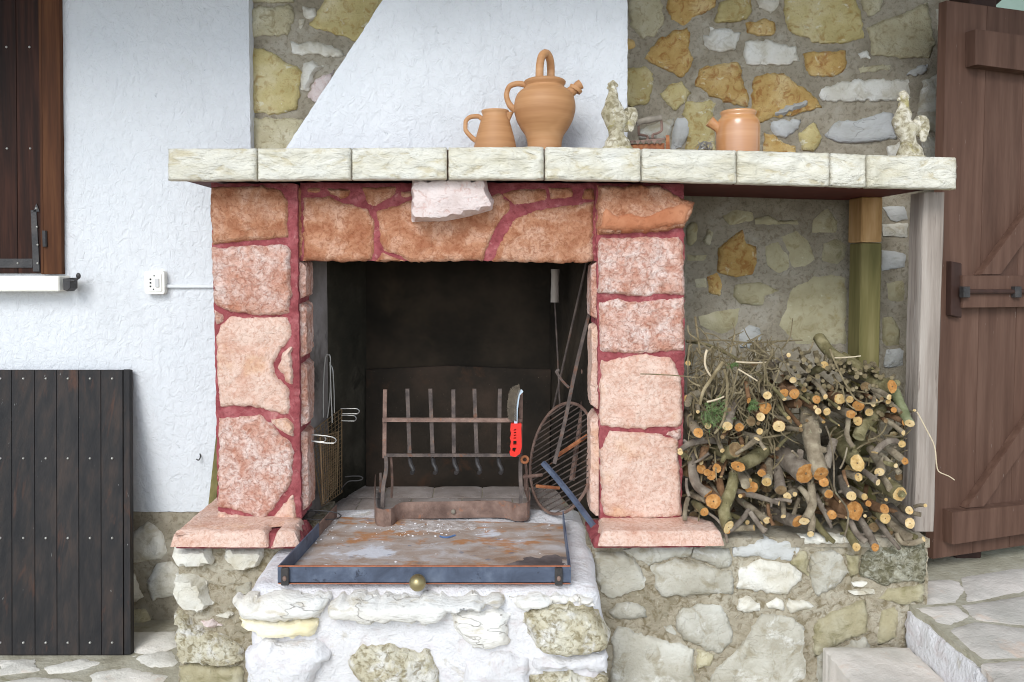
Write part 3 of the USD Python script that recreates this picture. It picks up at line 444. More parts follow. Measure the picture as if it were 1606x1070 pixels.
obj('joint', stone(PL, [(.34, 2.525), (.70, 2.53), (.70, 2.75), (.34, 2.75)], seed=24, proud=.022, rim=.006, rough=.003, res=.03, jag=.003, skirt=.012), 'mortar_red', slabR)

# pillars: red mortar core with pink stones
def core(px, D, depth, seed):
    uv = front(D).uv(px); return stone(front(D), uv, seed=seed, proud=.004, rim=.012, rough=.004, res=.018, jag=.003, skirt=depth)
pilL = obj('pillar', core([(331, 288), (466, 288), (469, 550), (472, 816), (342, 816), (337, 550)], YPIL, .16, 41), 'mortar_red', fire)
Pk, Or, Pp = 'pink_stone', 'orange_stone', 'pale_pink_stone'
kw = dict(proud=.013, rim=.006, rough=.007, res=.009, jag=.004, facet=.004, freq=36)
stones(pilL, front(YPIL - .002), 'c6', [
    (Or, [(55, 42), (200, 38), (250, 50), (272, 80), (272, 185), (150, 195), (58, 205), (55, 120)]), (Pk, [(58, 212), (270, 202), (280, 220), (280, 395), (200, 400), (140, 395), (90, 385), (65, 370)], dict(rough=.009, proud=.016)), (Pk, [(66, 385), (92, 400), (95, 415), (72, 435)]),
    (Pp, [(110, 405), (270, 405), (285, 440), (280, 465), (250, 500), (232, 535), (240, 570), (275, 610), (278, 680), (220, 668), (170, 655), (80, 655), (75, 600), (70, 460), (85, 425)]), (Pp, [(281, 480), (285, 600), (265, 585), (242, 545), (257, 505)]),
    (Pk, [(78, 685), (195, 678), (215, 695), (280, 755), (288, 790), (280, 870), (240, 930), (200, 972), (160, 955), (110, 945), (75, 935)], dict(rough=.009)), (Pp, [(215, 690), (270, 688), (288, 703), (285, 745), (250, 722)]),
    (Pp, [(75, 948), (120, 955), (160, 965), (160, 975), (75, 975)]), (Pp, [(290, 895), (296, 965), (270, 975), (222, 975), (240, 950)])], **kw)
JL = Plane((-.632, 0, 0), (0, -1, 0), (0, 0, 1)); JL = Plane((-.632, 0, 0), (0, 1, 0), (0, 0, 1))
def jamb(parent, X, sgn, segs, mats, zoff=0):
    pl = Plane((X, 0, 0), (0, sgn, 0), (0, 0, 1))
    y0, y1 = (2.685, 2.815)
    for k, (za, zb) in enumerate(segs):
        u = [sgn * y0, sgn * y1]; _seed[0] += 1
        obj('jamb_stone', stone(pl, [(u[0], za), (u[1], za + .004), (u[1], zb), (u[0], zb - .006)], seed=_seed[0], proud=.016, rim=.01, rough=.006, res=.014, jag=.003, skirt=.01), mats[k % len(mats)], parent)
zpx = lambda y, D: P(800, y, D)[2]
jamb(pilL, -.631, 1, [(zpx(b, 2.7), zpx(a, 2.7)) for a, b in ((292, 403), (408, 468), (473, 560), (567, 668), (674, 800))], [Or, Pk, Pk, Pk, Pk])
pilR = obj('pillar', core([(935, 288), (1072, 288), (1074, 550), (1068, 818), (942, 818), (938, 550)], YPIL, .16, 42), 'mortar_red', fire)
stones(pilR, front(YPIL - .002), 'c8', [
    (Or, [(65, 20), (230, 20), (280, 45), (338, 70), (325, 110), (305, 138), (200, 155), (65, 155)], dict(proud=.024)), ('rust_stone', [(66, 92), (88, 78), (120, 100), (150, 88), (190, 105), (240, 80), (300, 62), (334, 76), (322, 110), (303, 136), (200, 152), (66, 152)], dict(proud=.034, rim=.02, rough=.004)),
    (Pk, [(68, 165), (95, 165), (290, 162), (305, 180), (310, 325), (240, 325), (200, 330), (68, 320)], dict(rough=.011)), (Pk, [(72, 345), (110, 335), (180, 345), (308, 330), (308, 480), (180, 490), (75, 485), (70, 400)], dict(rough=.009)),
    (Pp, [(75, 510), (200, 492), (275, 500), (300, 560), (305, 640), (302, 690), (200, 700), (100, 695), (75, 690), (70, 600)]), (Pp, [(100, 705), (230, 710), (290, 730), (298, 850), (302, 945), (200, 950), (85, 945), (75, 900), (72, 760)]),
    (Pk, [(245, 708), (298, 698), (300, 730), (285, 735)])], **kw)
jamb(pilR, .368, -1, [(zpx(b, 2.7), zpx(a, 2.7)) for a, b in ((292, 400), (408, 500), (508, 640), (650, 806))], [Or, Pk, Pp, Pp])
# side of the right pillar towards the logs is covered by the core's skirt
# lintel
lin_ = obj('lintel', stone(front(2.69), front(2.69).uv([(470, 287), (937, 287), (937, 409), (470, 409)]), seed=43, proud=.004, rim=.012, rough=.004, res=.018, jag=.002, skirt=.13), 'mortar_red', fire)
kl = dict(proud=.011, rim=.005, rough=.004, res=.010, jag=.004, facet=.003, freq=34)
stones(lin_, front(2.688), 'c2', [
    (Or, [(228, 735), (320, 735), (370, 755), (430, 765), (475, 785), (490, 830), (498, 900), (490, 945), (480, 974), (228, 974)]), (Or, [(235, 700), (295, 700), (295, 722), (240, 722)]), (Or, [(310, 700), (410, 708), (400, 735), (370, 745), (330, 725)]),
    (Or, [(415, 720), (450, 765), (420, 755), (405, 740)]), (Or, [(440, 700), (580, 695), (570, 730), (545, 745), (495, 770), (470, 765), (450, 725)]), (Or, [(585, 715), (640, 712), (640, 735), (590, 742)]),
    (Or, [(500, 790), (560, 770), (630, 745), (660, 745), (900, 745), (960, 715), (1000, 750), (1005, 780), (970, 815), (950, 850), (915, 925), (905, 955), (890, 974), (780, 974), (680, 981), (620, 974), (560, 945), (530, 940), (515, 905), (510, 850)]),
    (Or, [(500, 974), (520, 937), (560, 955), (605, 974)]), (Or, [(280, 985), (370, 960), (510, 960), (515, 1015), (460, 1030), (340, 1045), (330, 1030)], dict(crop='c3')), (Or, [(518, 955), (645, 952), (650, 1000), (590, 1010), (530, 1015)], dict(crop='c3')), (Or, [(690, 960), (755, 955), (755, 1015), (690, 1015)], dict(crop='c3')),
    (Or, [(806, 342), (840, 330), (930, 316), (931, 410), (880, 413), (772, 410), (778, 395), (790, 370)], dict(crop='px'))], **kl)
obj('keystone', stone(front(2.665), front(2.665).uv(C('c2', [(632, 668), (908, 666), (920, 715), (938, 745), (930, 785), (830, 810), (760, 825), (632, 828)])), seed=44, proud=.075, rim=.012, rough=.006, res=.013, jag=.002, facet=.012, skirt=.01), 'key_stone', fire, label='pale projecting keystone in the middle of the lintel')
# mantel shelf: slab and pale facing blocks
mx = [262, 403, 551, 702, 854, 1006, 1156, 1302, 1360, 1502]; mt = [233, 233, 232, 231, 230, 233, 236, 240, 243, 247]; mb = [283, 283, 282, 281, 282, 284, 288, 292, 294, 297]
Tp = np.array([P(x, y, YMAN) for x, y in zip(mx, mt)]); Bt = np.array([P(x, y, YMAN) for x, y in zip(mx, mb)])
MX = Tp[:, 0].copy(); MX[0] += .006; MX[-1] -= .02
def ztop(x): return float(np.interp(x, Tp[:, 0], Tp[:, 2])) - .004
secs = []
for x, a, b in zip(MX, Tp[:, 2] - .004, Bt[:, 2] + .012): secs += [(x, YMAN + .03, a), (x, 3.15, a), (x, 3.15, b), (x, YMAN + .03, b)]
k4 = np.arange(len(MX) - 1) * 4; sf = []
for s0 in k4:
    for e in range(4): a, b = s0 + e, s0 + (e + 1) % 4; sf += [(a, b, b + 4), (a, b + 4, a + 4)]
e0 = len(secs) - 4; sf += [(0, 2, 1), (0, 3, 2), (e0, e0 + 1, e0 + 2), (e0, e0 + 2, e0 + 3)]
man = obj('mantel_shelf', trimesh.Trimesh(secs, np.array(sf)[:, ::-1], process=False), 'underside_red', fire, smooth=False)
for i in range(len(mx) - 1):
    g = .0022
    uv = [(Bt[i, 0] + g, Bt[i, 2]), (Bt[i + 1, 0] - g, Bt[i + 1, 2]), (Tp[i + 1, 0] - g, Tp[i + 1, 2]), (Tp[i, 0] + g, Tp[i, 2])]
    obj('facing_block', stone(front(YMAN + .004), uv, seed=60 + i, proud=.008, rim=.010, rough=.013, res=.008, jag=.0008, skirt=.03, freq=26), 'cream_rock', man, smooth=60)
# plaster hood
hf = Plane((0, 2.80, 1.7), (1, 0, 0), (0, .045, 1))
hood = hf.uv([(437, 250), (600, 0), (760, -245), (984, -245), (984, 250)])
obj('chimney_hood', stone(hf, hood, seed=51, proud=.004, rim=.01, rough=.003, res=.018, jag=.002, skirt=.40, freq=16), 'plaster', fire)
# firebox
def quad(a, b, zr, D0=None): return
ZH = .486
def wallstrip(name, pts, z0, z1, m, seed, rough=.004, parent=fire):
    (xa, ya), (xb, yb) = pts; pl = Plane((xa, ya, 0), (xb - xa, yb - ya, 0), (0, 0, 1)); L = math.hypot(xb - xa, yb - ya)
    return obj(name, stone(pl, [(0, z0), (L, z0), (L, z1), (0, z1)], seed=seed, proud=0, rim=.01, rough=rough, res=.03, jag=0, skirt=.05), m, parent)
xl = (575 - CX) / F * 3.34; xr = (862 - CX) / F * 3.34; xm = (513 - CX) / F * 3.02
YB = 3.34
wallstrip('firebox_back', [(xl - .02, YB), (xr + .02, YB)], ZH - .05, 1.68, 'soot', 52)
wallstrip('firebox_side', [(-.640, 2.80), (xm, 3.02)], ZH - .05, 1.68, 'smoked_plaster', 53)
wallstrip('firebox_side', [(xm, 3.02), (xl, YB + .01)], ZH - .05, 1.68, 'soot_side', 54)
wallstrip('firebox_side', [(xr, YB + .01), (.372, 2.80)], ZH - .05, 1.68, 'soot', 55)
obj('firebox_roof', box(-.70, .43, 2.80, 3.42, 1.655, 1.675), 'soot', fire, smooth=False)
bp = front(YB - .035)
obj('back_plate', stone(bp, bp.uv([(574, 580), (700, 574), (864, 580), (861, 764), (574, 768)]), seed=56, proud=.006, rim=.006, rough=.003, res=.03, jag=.001, skirt=.02), 'rust_plate', fire, label='rusty cast plate standing at the back of the firebox')
hfl = obj('hearth_floor', stone(level(ZH - .012), [(-.66, 2.62), (.40, 2.62), (.40, 3.36), (-.66, 3.36)], seed=57, proud=0, rim=.01, rough=.002, res=.04, jag=0, skirt=.05), 'mortar_grey', fire)
for r_ in range(3):
    for c_ in range(5):
        x0 = -.62 + c_ * .2 + (r_ % 2) * -.08; _seed[0] += 1
        obj('hearth_tile', stone(level(ZH - .01), [(x0, 2.80 + r_ * .18), (x0 + .195, 2.80 + r_ * .18), (x0 + .195, 2.975 + r_ * .18), (x0, 2.975 + r_ * .18)], seed=_seed[0], proud=.0045, rim=.005, rough=.002, res=.03, jag=.001, skirt=.01), 'hearth_brick', hfl)
# white hearth block in front
import manifold3d as m3
def lump(corners, r, seed, length=.022, amp=.012, freq=9):
    sp = m3.Manifold.sphere(r, 20); m = m3.Manifold.batch_hull([sp.translate([float(t) for t in c]) for c in corners]).refine_to_length(length).to_mesh()
    t = trimesh.Trimesh(m.vert_properties[:, :3], m.tri_verts, process=True); return rumple(t, amp, freq, seed)
hb = obj('hearth_block', lump([(-.655, 2.32, .420), (.282, 2.30, .432), (-.66, 2.95, .435), (.315, 2.95, .440), (-.63, 2.32, -.05), (.295, 2.31, .0), (.315, 2.95, -.05), (-.63, 2.95, -.05), (.295, 2.315, .30)], .05, 71), 'limewash', fire)
FB = front(2.252)
kb = dict(proud=.028, rim=.022, rough=.014, res=.012, jag=.008, facet=.014, freq=15)
e12 = lambda a, b: [(x, y) for x, y in C('e1', a)] + [(x, y) for x, y in C('e2', b)]
stones(hb, FB, 'e1', [
    ('lime_stone', [(65, 275), (75, 235), (180, 225), (380, 215), (560, 220), (810, 215), (825, 255), (780, 300), (740, 365), (640, 385), (520, 405), (400, 418), (280, 405), (100, 370)], dict(proud=.05, rim=.05)),
    ('cream_stone', [(110, 395), (200, 405), (400, 428), (640, 400), (728, 392), (715, 510), (600, 530), (430, 545), (260, 530), (150, 470)], dict(proud=.035, rim=.04)),
    ('limewash', [(180, 650), (270, 550), (400, 560), (440, 585), (700, 565), (820, 650), (840, 680), (720, 780), (640, 930), (180, 930)])], **kb)
stones(hb, FB, 'px', [
    ('lime_stone', e12([(855, 225), (1000, 212), (1300, 212), (1600, 215)], [(280, 212), (690, 210), (715, 250), (690, 285), (500, 300), (300, 318), (200, 405), (50, 405)]) + C('e1', [(1400, 420), (1250, 408), (1050, 408), (950, 398), (820, 370), (790, 320)]), dict(proud=.045)),
    ('lichen_stone', C('e1', [(960, 720), (1050, 610), (1280, 600), (1500, 660), (1560, 630)]) + C('e2', [(150, 610), (220, 740), (230, 900), (0, 900)]) + C('e1', [(1100, 930), (1000, 800)]))], **kb)
stones(hb, FB, 'e2', [
    ('lime_stone', [(320, 335), (500, 320), (690, 305), (760, 335), (740, 480), (750, 560), (640, 600), (480, 600), (340, 470)], dict(rough=.016)),
    ('lichen_stone', [(850, 330), (960, 300), (1190, 270), (1380, 300), (1430, 350), (1470, 430), (1490, 520), (1480, 595), (1300, 635), (1100, 645), (960, 590), (900, 500), (870, 420)], dict(proud=.04)),
    ('limewash', [(430, 685), (700, 625), (880, 665), (900, 760), (880, 900), (400, 900)]), ('limewash', [(910, 665), (1100, 665), (1470, 635), (1475, 785), (1200, 755), (920, 740)]), ('lichen_stone', [(900, 795), (1200, 775), (1470, 825), (1470, 900), (880, 900)]),
    ('lime_stone', [(745, 215), (900, 208), (1190, 208), (1360, 240), (1400, 285), (1190, 262), (960, 292), (830, 320)], dict(proud=.03))], **kb)

# ================================================================== THINGS ON AND AROUND IT
# ---- steel ash tray
tray = thing('ash_tray', 'blued steel hearth tray with rusty floor and round brass knob', 'tray')
FLc, FRc, BRc, BLc = np.array([(-.606, 2.262), (.240, 2.262), (.268, 2.78), (-.552, 2.86)]); z0, z1 = .492, .541
obj('tray_floor', stone(level(z0 + .002), [FLc, FRc, BRc, BLc], seed=81, proud=.001, rim=.01, rough=.003, res=.02, jag=0, skirt=.004, freq=6), 'tray_floor', tray)
def lip(a, b, m, za=z0, zb=z1, th=.004, name='side_panel', **kw):
    a, b = np.r_[a, 0], np.r_[b, 0]; dd = (b - a) / np.linalg.norm(b - a); nn = np.array([-dd[1], dd[0], 0]) * th
    return obj(name, hull([p + o + (0, 0, z) for p in (a, b) for o in (0 * nn, nn) for z in (za, zb)]), m, tray, smooth=False, **kw)
lip(FLc, FRc, 'blue_steel', name='front_panel'); obj('soot_stain', stone(level(z0 + .0035), level(z0 + .0035).uv([(758, 894), (800, 884), (825, 873), (860, 869), (886, 871), (889, 894)]), seed=83, proud=.0012, rim=.02, rough=.0005, res=.02, jag=.012, skirt=.001), 'char_stain', tray)
mid = FLc * .36 + BLc * .64
lip(mid, FLc + (0, .0045), 'blue_steel'); lip(BLc, mid + (.0, .0), 'rusty_iron', zb=z1 - .004, label='rusty rear length of the left side')
lip(FRc + (0, .0045), BRc, 'blue_steel', zb=z1 - .002)
for zz in (z0 - .0015, z1): obj('rim', bbox(FLc[0] + .002, FRc[0] - .002, 2.259, 2.267, zz - .0012, zz + .0016, r=.0008), 'rust_edge', tray, smooth=False)
for x in (-.583, .204):
    b_ = obj('corner_bracket', bbox(x - .011, x + .011, 2.250, 2.2615, z0 - .004, z1 - .002, r=.002), 'dark_iron', tray, smooth=False)
    obj('bolt', ball((x, 2.249, z0 + .018), (.006, .005, .008), 1), 'rusty_iron', b_)
kc = P(655, 914, 2.235)
obj('knob', cat([ball(kc, .024, 3), moved(tube([(0, 0, 0), (0, .03, 0)], .008, 12), kc)]), 'brass_knob', tray, smooth=True)
# burnt paper and ash crumbs
ashm = []
ra = np.random.default_rng(4)
def crumb(r, c):
    m = trimesh.creation.icosphere(1, 1.0); v = np.asarray(m.vertices) * r * ra.uniform(.6, 1.2, (len(m.vertices), 1)); return trimesh.Trimesh(v + c, m.faces, process=False)
for k in range(210):
    px, py = (ra.normal(665, 55), ra.normal(828, 7)) if k < 150 else (ra.uniform(480, 880), ra.uniform(812, 890))
    if k >= 180: px, py = ra.normal(505, 14), ra.normal(830, 14)
    c = PZ(px, py, z0 + .004); ashm.append(crumb(np.array([1, 1, .6]) * abs(ra.normal(.0004, .0014)) + .0005, c))
obj('ash', cat(ashm), 'ash', kind='stuff', label='white ash crumbs scattered over the tray before the grate', cat='ash')
for k, (pts, lab) in enumerate((([(612, 826), (640, 819), (690, 817), (745, 820), (752, 828), (700, 832), (650, 836), (615, 834)], 'thin drift of pale ash on the tray in front of the rack base'),
                               ([(480, 842), (500, 822), (520, 812), (530, 818), (512, 836), (490, 852)], 'strip of pale ash along the left side of the tray'))):
    obj('ash_drift', stone(level(z0 + .003), level(z0 + .003).uv(pts), seed=90 + k, proud=.0015, rim=.02, rough=.0045, res=.006, jag=.014, skirt=.001, freq=70), 'ash_dull', label=lab, cat='ash', kind='stuff')
cl = []
for k in range(5):
    c = PZ(690 + k * 6, 841 + 2 * math.sin(k), z0 + .006); cl.append(c)
obj('paper_scrap', tube(cl, .0028, 6, 12), 'blue_scrap', label='small blue scrap lying in the middle of the tray', cat='scrap')
for k, (px, py, s) in enumerate(((725, 795, .012), (690, 793, .02), (742, 790, .02))):
    obj('charred_wood_scrap', tube([PZ(px - 12, py + 2, ZH + .014), PZ(px + 12, py - 2, ZH + .016)], [s * .6, s * .5], 6, 4, wob=.3, seed=k), 'char',
        label=['charred stub behind the middle of the rack base', 'thin charred splinter behind the left of the rack base', 'charred chunk behind the right of the rack base'][k], cat='charred wood')

# ---- iron spit rack
rack = thing('spit_rack', 'rusty iron rack of seven upright prongs standing in the firebox', 'spit rack')
DR = 2.93
tops = [(604, 611, 603, 718), (639, 610, 643, 735), (675, 610, 679, 735), (711, 611, 712, 735), (744, 610, 748, 735), (784, 610, 782, 735), (817, 612, 816, 716)]
for k, (xa, ya, xb, yb) in enumerate(tops):
    sh = ptube([(xa, ya), (xb, min(yb, 722))], DR, .0098, 4, 6, square=True)
    pr = obj('prong', sh, 'bare_iron' if 0 < k < 6 else 'rusty_iron', rack, smooth=30)
    if 0 < k < 6: obj('spit_hook', ptube([(xb, 718), (xb + 1, 728), (xb + 5, 736), (xb + 3, 742)], [DR, DR - .02, DR - .03, DR - .012], .008, 8, 8), 'dark_iron', pr)
obj('cross_bar', ptube([(600, 658.5), (819, 659)], DR - .012, .0098, 4, 4, square=True), 'rusty_iron', rack, smooth=30)
obj('cross_bar', ptube([(606, 714), (818, 714)], DR - .014, .0078, 4, 4, square=True), 'bare_iron', rack, smooth=30)
obj('leg', ptube([(605, 714), (606, 735), (601, 765), (600, 797)], [DR, DR - .01, DR - .05, DR - .07], .0095, 4, 10, square=True), 'bare_iron', rack, smooth=30)
obj('leg', ptube([(817, 714), (816, 740), (817, 770), (816, 792)], [DR, DR - .01, DR - .04, DR - .06], .0095, 4, 10, square=True), 'bare_iron', rack, smooth=30)
obj('leg', ptube([(613, 716), (615, 750), (614, 780)], [DR, DR + .05, DR + .08], .005, 6, 6), 'rusty_iron', rack)
obj('leg', ptube([(822, 716), (826, 745), (826, 768)], [DR, DR + .05, DR + .08], .005, 6, 6), 'rusty_iron', rack)
# curved base band
def ribbon(path, z0_, z1_, th=.003):
    path = np.asarray(path); n = len(path); t = np.gradient(path, axis=0); t /= np.linalg.norm(t, axis=1, keepdims=True); nn = np.column_stack([-t[:, 1], t[:, 0]]) * th / 2
    z0_, z1_ = np.broadcast_to(z0_, n), np.broadcast_to(z1_, n)
    V = np.vstack([np.column_stack([path + nn, z0_]), np.column_stack([path + nn, z1_]), np.column_stack([path - nn, z1_]), np.column_stack([path - nn, z0_])]); f = []
    for i in range(n - 1):
        for a in range(4): p, q = a * n + i, ((a + 1) % 4) * n + i; f += [(p, q, q + 1), (p, q + 1, p + 1)]
    return trimesh.Trimesh(V, f, process=False)
zb = z0 + .005
def gp(px, py): return PZ(px, py, zb)[:2]
L0, L1 = gp(589, 822), gp(620, 822)
bandp = [gp(589, 770), gp(588, 795), gp(588.5, 815), gp(592, 824), gp(603, 826), gp(615, 824), gp(622, 817), gp(632, 813), gp(700, 811.5), gp(770, 810.5), gp(792, 811), gp(800, 813), gp(806, 815.5), gp(818, 816.5), gp(828, 814.5), gp(831, 806), gp(829, 790), gp(822, 768)]
bp_ = spline(bandp, 60)
band = obj('base_band', ribbon(bp_, zb - .003, zb + .066 - .008 * np.sin(np.linspace(0, 1, 60) * np.pi) ** 2), 'rusty_iron', rack, smooth=40)
obj('rivet', ball(P(711, 802.5, bp_[30][1] - .004), .0085, 2), 'iron_grey', band)
obj('stop_pin', ptube([(597, 742), (597, 772)], 2.93, .005, 6), 'bare_iron', rack)
obj('eye_nut', moved(trimesh.creation.torus(.012, .005, 16, 8), (0, 0, 0)).apply_transform(trimesh.transformations.rotation_matrix(np.pi / 2, [1, 0, 0])).apply_translation(P(823, 721, DR - .02)), 'rust_orange', rack)

# ---- wire brush with red handle hung on the rack
brush = thing('wire_brush', 'curved wire brush with bright red plastic handle hung on the rack', 'brush')
DB = 2.885; bpl = front(DB)
hp = C('h6', [(950, 320), (1014, 320), (1012, 350), (1014, 400), (1016, 470), (1005, 515), (975, 536), (946, 528), (942, 510), (950, 490), (944, 470), (952, 440), (944, 415), (953, 385), (946, 360)])
hole = [C('h6', q) for q in ([(958, 478), (985, 478), (972, 508), (955, 495)], [(962, 432), (985, 432), (985, 458), (962, 458)], [(964, 410), (982, 407), (982, 416), (964, 418)], [(966, 392), (982, 388), (982, 397), (966, 400)], [(966, 374), (982, 370), (982, 379), (966, 382)], [(966, 356), (982, 352), (982, 361), (966, 364)])]
poly = Polygon(bpl.uv(hp)).buffer(.003).buffer(-.001)
for h_ in hole: poly = poly.difference(Polygon(bpl.uv(h_)))
def extr(poly, plane, th):
    m = trimesh.creation.extrude_polygon(poly, th, engine='earcut'); v = np.asarray(m.vertices).copy(); v[:, 2] -= th / 2; return trimesh.Trimesh(plane.world(v), m.faces, process=False)
obj('handle', extr(poly, bpl, .018), 'red_plastic', brush, smooth=30)
obj('spine', extr(Polygon(bpl.uv(C('h6', [(968, 318), (990, 318), (994, 220), (1006, 130), (1030, 105), (1020, 90), (1000, 95), (975, 160), (970, 230)]))), bpl, .004), 'blade_steel', brush, smooth=30)
br = []
arc = spline(bpl.uv(C('h6', [(985, 300), (985, 220), (992, 150), (1010, 95)])), 46); tip = spline(bpl.uv(C('h6', [(930, 285), (925, 200), (945, 90), (1000, 58)])), 46)
for a, b in zip(arc, tip):
    for w in (-.006, -.003, 0, .003, .006):
        j = ra.normal(0, .0012, 2); br.append(tube(bpl.world([(a[0], a[1], w), ((a[0] * .4 + b[0] * .6), a[1] * .4 + b[1] * .6, w), (b[0] + j[0], b[1] + j[1], w * 1.3)]), .0009, 3, caps=False))
obj('bristles', cat(br), 'bristle', brush, kind='stuff', smooth=False)

# ---- folding wire grill basket standing on the left
gb = thing('grill_basket', 'folding wire grill basket standing upright against the left firebox wall', 'grill basket')
h5 = lambda pts, D: [P(*C('h5', [p])[0], dd) for p, dd in zip(pts, np.broadcast_to(D, (len(pts),)))]
A, Bq, Cq, Dq = h5([(85, 500), (270, 362), (270, 830), (160, 905)], [2.80, 3.06, 3.06, 2.86])
A2, B2, C2, D2 = h5([(150, 520), (250, 490), (245, 800), (165, 890)], [2.78, 2.98, 2.98, 2.84])
def mesh_panel(a, b, c, dd, nx, ny, r):
    ms = []
    for i in range(nx + 1): t = i / nx; ms.append(tube([a * (1 - t) + b * t, dd * (1 - t) + c * t], r, 4))
    for i in range(ny + 1): t = i / ny; ms.append(tube([a * (1 - t) + dd * t, b * (1 - t) + c * t], r, 4))
    return cat(ms)
obj('mesh_panel', mesh_panel(A, Bq, Cq, Dq, 9, 20, .0016), 'brown_wire', gb, smooth=True)
obj('mesh_panel', mesh_panel(A2, B2, C2, D2, 8, 22, .0016), 'brown_wire', gb, smooth=True)
for q in ((A, Bq, Cq, Dq), (A2, B2, C2, D2)): obj('frame', tube(list(q) + [q[0]], .0028, 6), 'brown_wire', gb)
obj('handle', tube(h5([(168, 410), (180, 70), (190, 58), (203, 60), (208, 80), (190, 410)], [2.86] * 6), .0022, 6, 40), 'bright_wire', gb)
obj('handle', tube(h5([(200, 115), (215, 125), (222, 160), (230, 385)], 2.9), .0022, 6, 24), 'bright_wire', gb)
obj('handle', tube(h5([(205, 100), (212, 300), (218, 440)], 2.85), .0022, 6, 14), 'bright_wire', gb)
for pts, DD in (([(85, 508), (225, 522), (240, 538), (225, 554), (95, 540)], 2.76), ([(80, 505), (170, 515), (182, 530), (172, 545), (80, 536)], 2.77), ([(265, 360), (350, 360), (370, 375), (355, 390), (275, 388)], 3.0), ([(270, 398), (340, 400), (352, 416), (340, 430), (270, 428)], 3.02)):
    obj('clasp', tube(h5(pts, DD), .0022, 6, 30), 'bright_wire', gb)
obj('clasp', tube(h5([(290, 742), (370, 738), (390, 750), (370, 762), (320, 765), (262, 830)], 3.0), .0024, 6, 30), 'dark_iron', gb)
obj('foot', tube(h5([(65, 935), (250, 945), (268, 960), (250, 975), (62, 975), (100, 925), (150, 950)], [2.74, 2.76, 2.76, 2.74, 2.70, 2.78, 2.78]), .0022, 6, 40), 'dark_iron', gb)
bpn = h5([(75, 560), (150, 520), (160, 900), (80, 930)], [2.92, 3.0, 3.0, 2.90])
obj('drip_sheet', hull([p + o for p in bpn for o in ((0, 0, 0), (-.004, .003, 0))]), 'rusty_iron', gb, smooth=False)

# ---- round grill leaning on the right wall
rg = thing('round_grill', 'round iron grill grate leaning against the right firebox wall', 'grill grate')
gc = P(880, 718, 2.90); uu = P(893, 632, 2.97) - P(867, 806, 2.86); Rg = np.linalg.norm(uu) / 2; uu /= np.linalg.norm(uu)
wv = np.array([.185, -.36, 0]); wv -= uu * (wv @ uu); wv /= np.linalg.norm(wv)
gc = (P(893, 632, 2.97) + P(867, 806, 2.86)) / 2
th_ = np.linspace(0, 2 * np.pi, 49)
obj('rim', tube([gc + Rg * (math.cos(t) * uu + math.sin(t) * wv) for t in th_], .0058, 6), 'rusty_iron', rg)
bd = wv * .92 + uu * .40; bd /= np.linalg.norm(bd); bq = np.cross(np.cross(uu, wv), bd); bq /= np.linalg.norm(bq)
for k in range(-9, 10):
    o = k * Rg / 9.7; h_ = math.sqrt(max(Rg ** 2 - o ** 2, 1e-6)); obj('grill_bar', tube([gc + bq * o - bd * h_, gc + bq * o + bd * h_], .0024, 5), 'bare_iron', rg)
for (pa, pb) in ([C('c7', [(955, 560)])[0], C('c7', [(862, 622)])[0]],): obj('grill_handle', ptube([pa, pb], [2.84, 2.88], .008, 6), 'rust_orange', rg)

# ---- fire tools in the right corner
c7 = lambda pts: C('c7', pts)
sk = thing('skewer', 'thin iron skewer with pale wooden grip hanging in the dark corner', 'skewer')
obj('grip', ptube(c7([(853, 44), (852, 147)]), 3.05, [.016, .0165, .015, .0165, .016], 10, 12, wob=.15), 'weathered_post', sk); obj('rod', ptube(c7([(852, 147), (860, 300), (868, 480)]), [3.05, 3.05, 3.02], .0032, 6), 'bare_iron', sk)
obj('long_rod', ptube(c7([(950, 25), (905, 220), (848, 475)]), [2.86, 2.95, 3.08], [.0042, .0042], 6), 'bare_iron', label='thin straight iron rod leaning behind the round grill', cat='rod')
tg = thing('fire_tongs', 'long flat iron poker leaning across the round grill', 'poker')
obj('shaft', ptube(c7([(958, 185), (915, 360), (880, 530), (850, 648)]), [2.83, 2.82, 2.82, 2.81], [.0075, .0085, .0085, .009], 4, 12, square=True), 'bare_iron', tg, smooth=30)
obj('hook', ptube(c7([(896, 412), (876, 392), (862, 372), (856, 362), (866, 358)]), 2.81, .005, 6, 14), 'bare_iron', tg)
bb = thing('blue_bar', 'square steel tube with worn blue paint leaning by the right pillar', 'bar')
obj('tube_body', ptube(c7([(815, 645), (900, 745), (972, 842)]), [2.79, 2.72, 2.655], .0105, 4, 8, square=True), 'blue_steel', bb, smooth=30)
obj('end_cap', ptube(c7([(968, 838), (984, 856)]), [2.66, 2.648], .012, 4, 3, square=True), 'rusty_iron', bb, smooth=30)
for k, (a, b, lab) in enumerate((([755, 690], [812, 683], 'short rusty rod poking out left of the round grill, level with its middle'), ([795, 718], [866, 724], 'short orange-rusty rod crossing the lower half of the round grill'))):
    obj('iron_stub', ptube(c7([a, b]), [2.80, 2.84], .006, 6), 'rust_orange' if k else 'rusty_iron', label=lab, cat='rod')
obj('old_wrench', cat([ptube(c7([(950, 365), (945, 420), (925, 560), (905, 700)]), [2.93, 2.93, 2.92, 2.9], [.016, .009, .009, .011], 6, 12), ball(P(*c7([(950, 362)])[0], 2.93), .02, 2)]), 'rusty_iron', label='dark rusty flat tool leaning deep in the right corner', cat='tool')

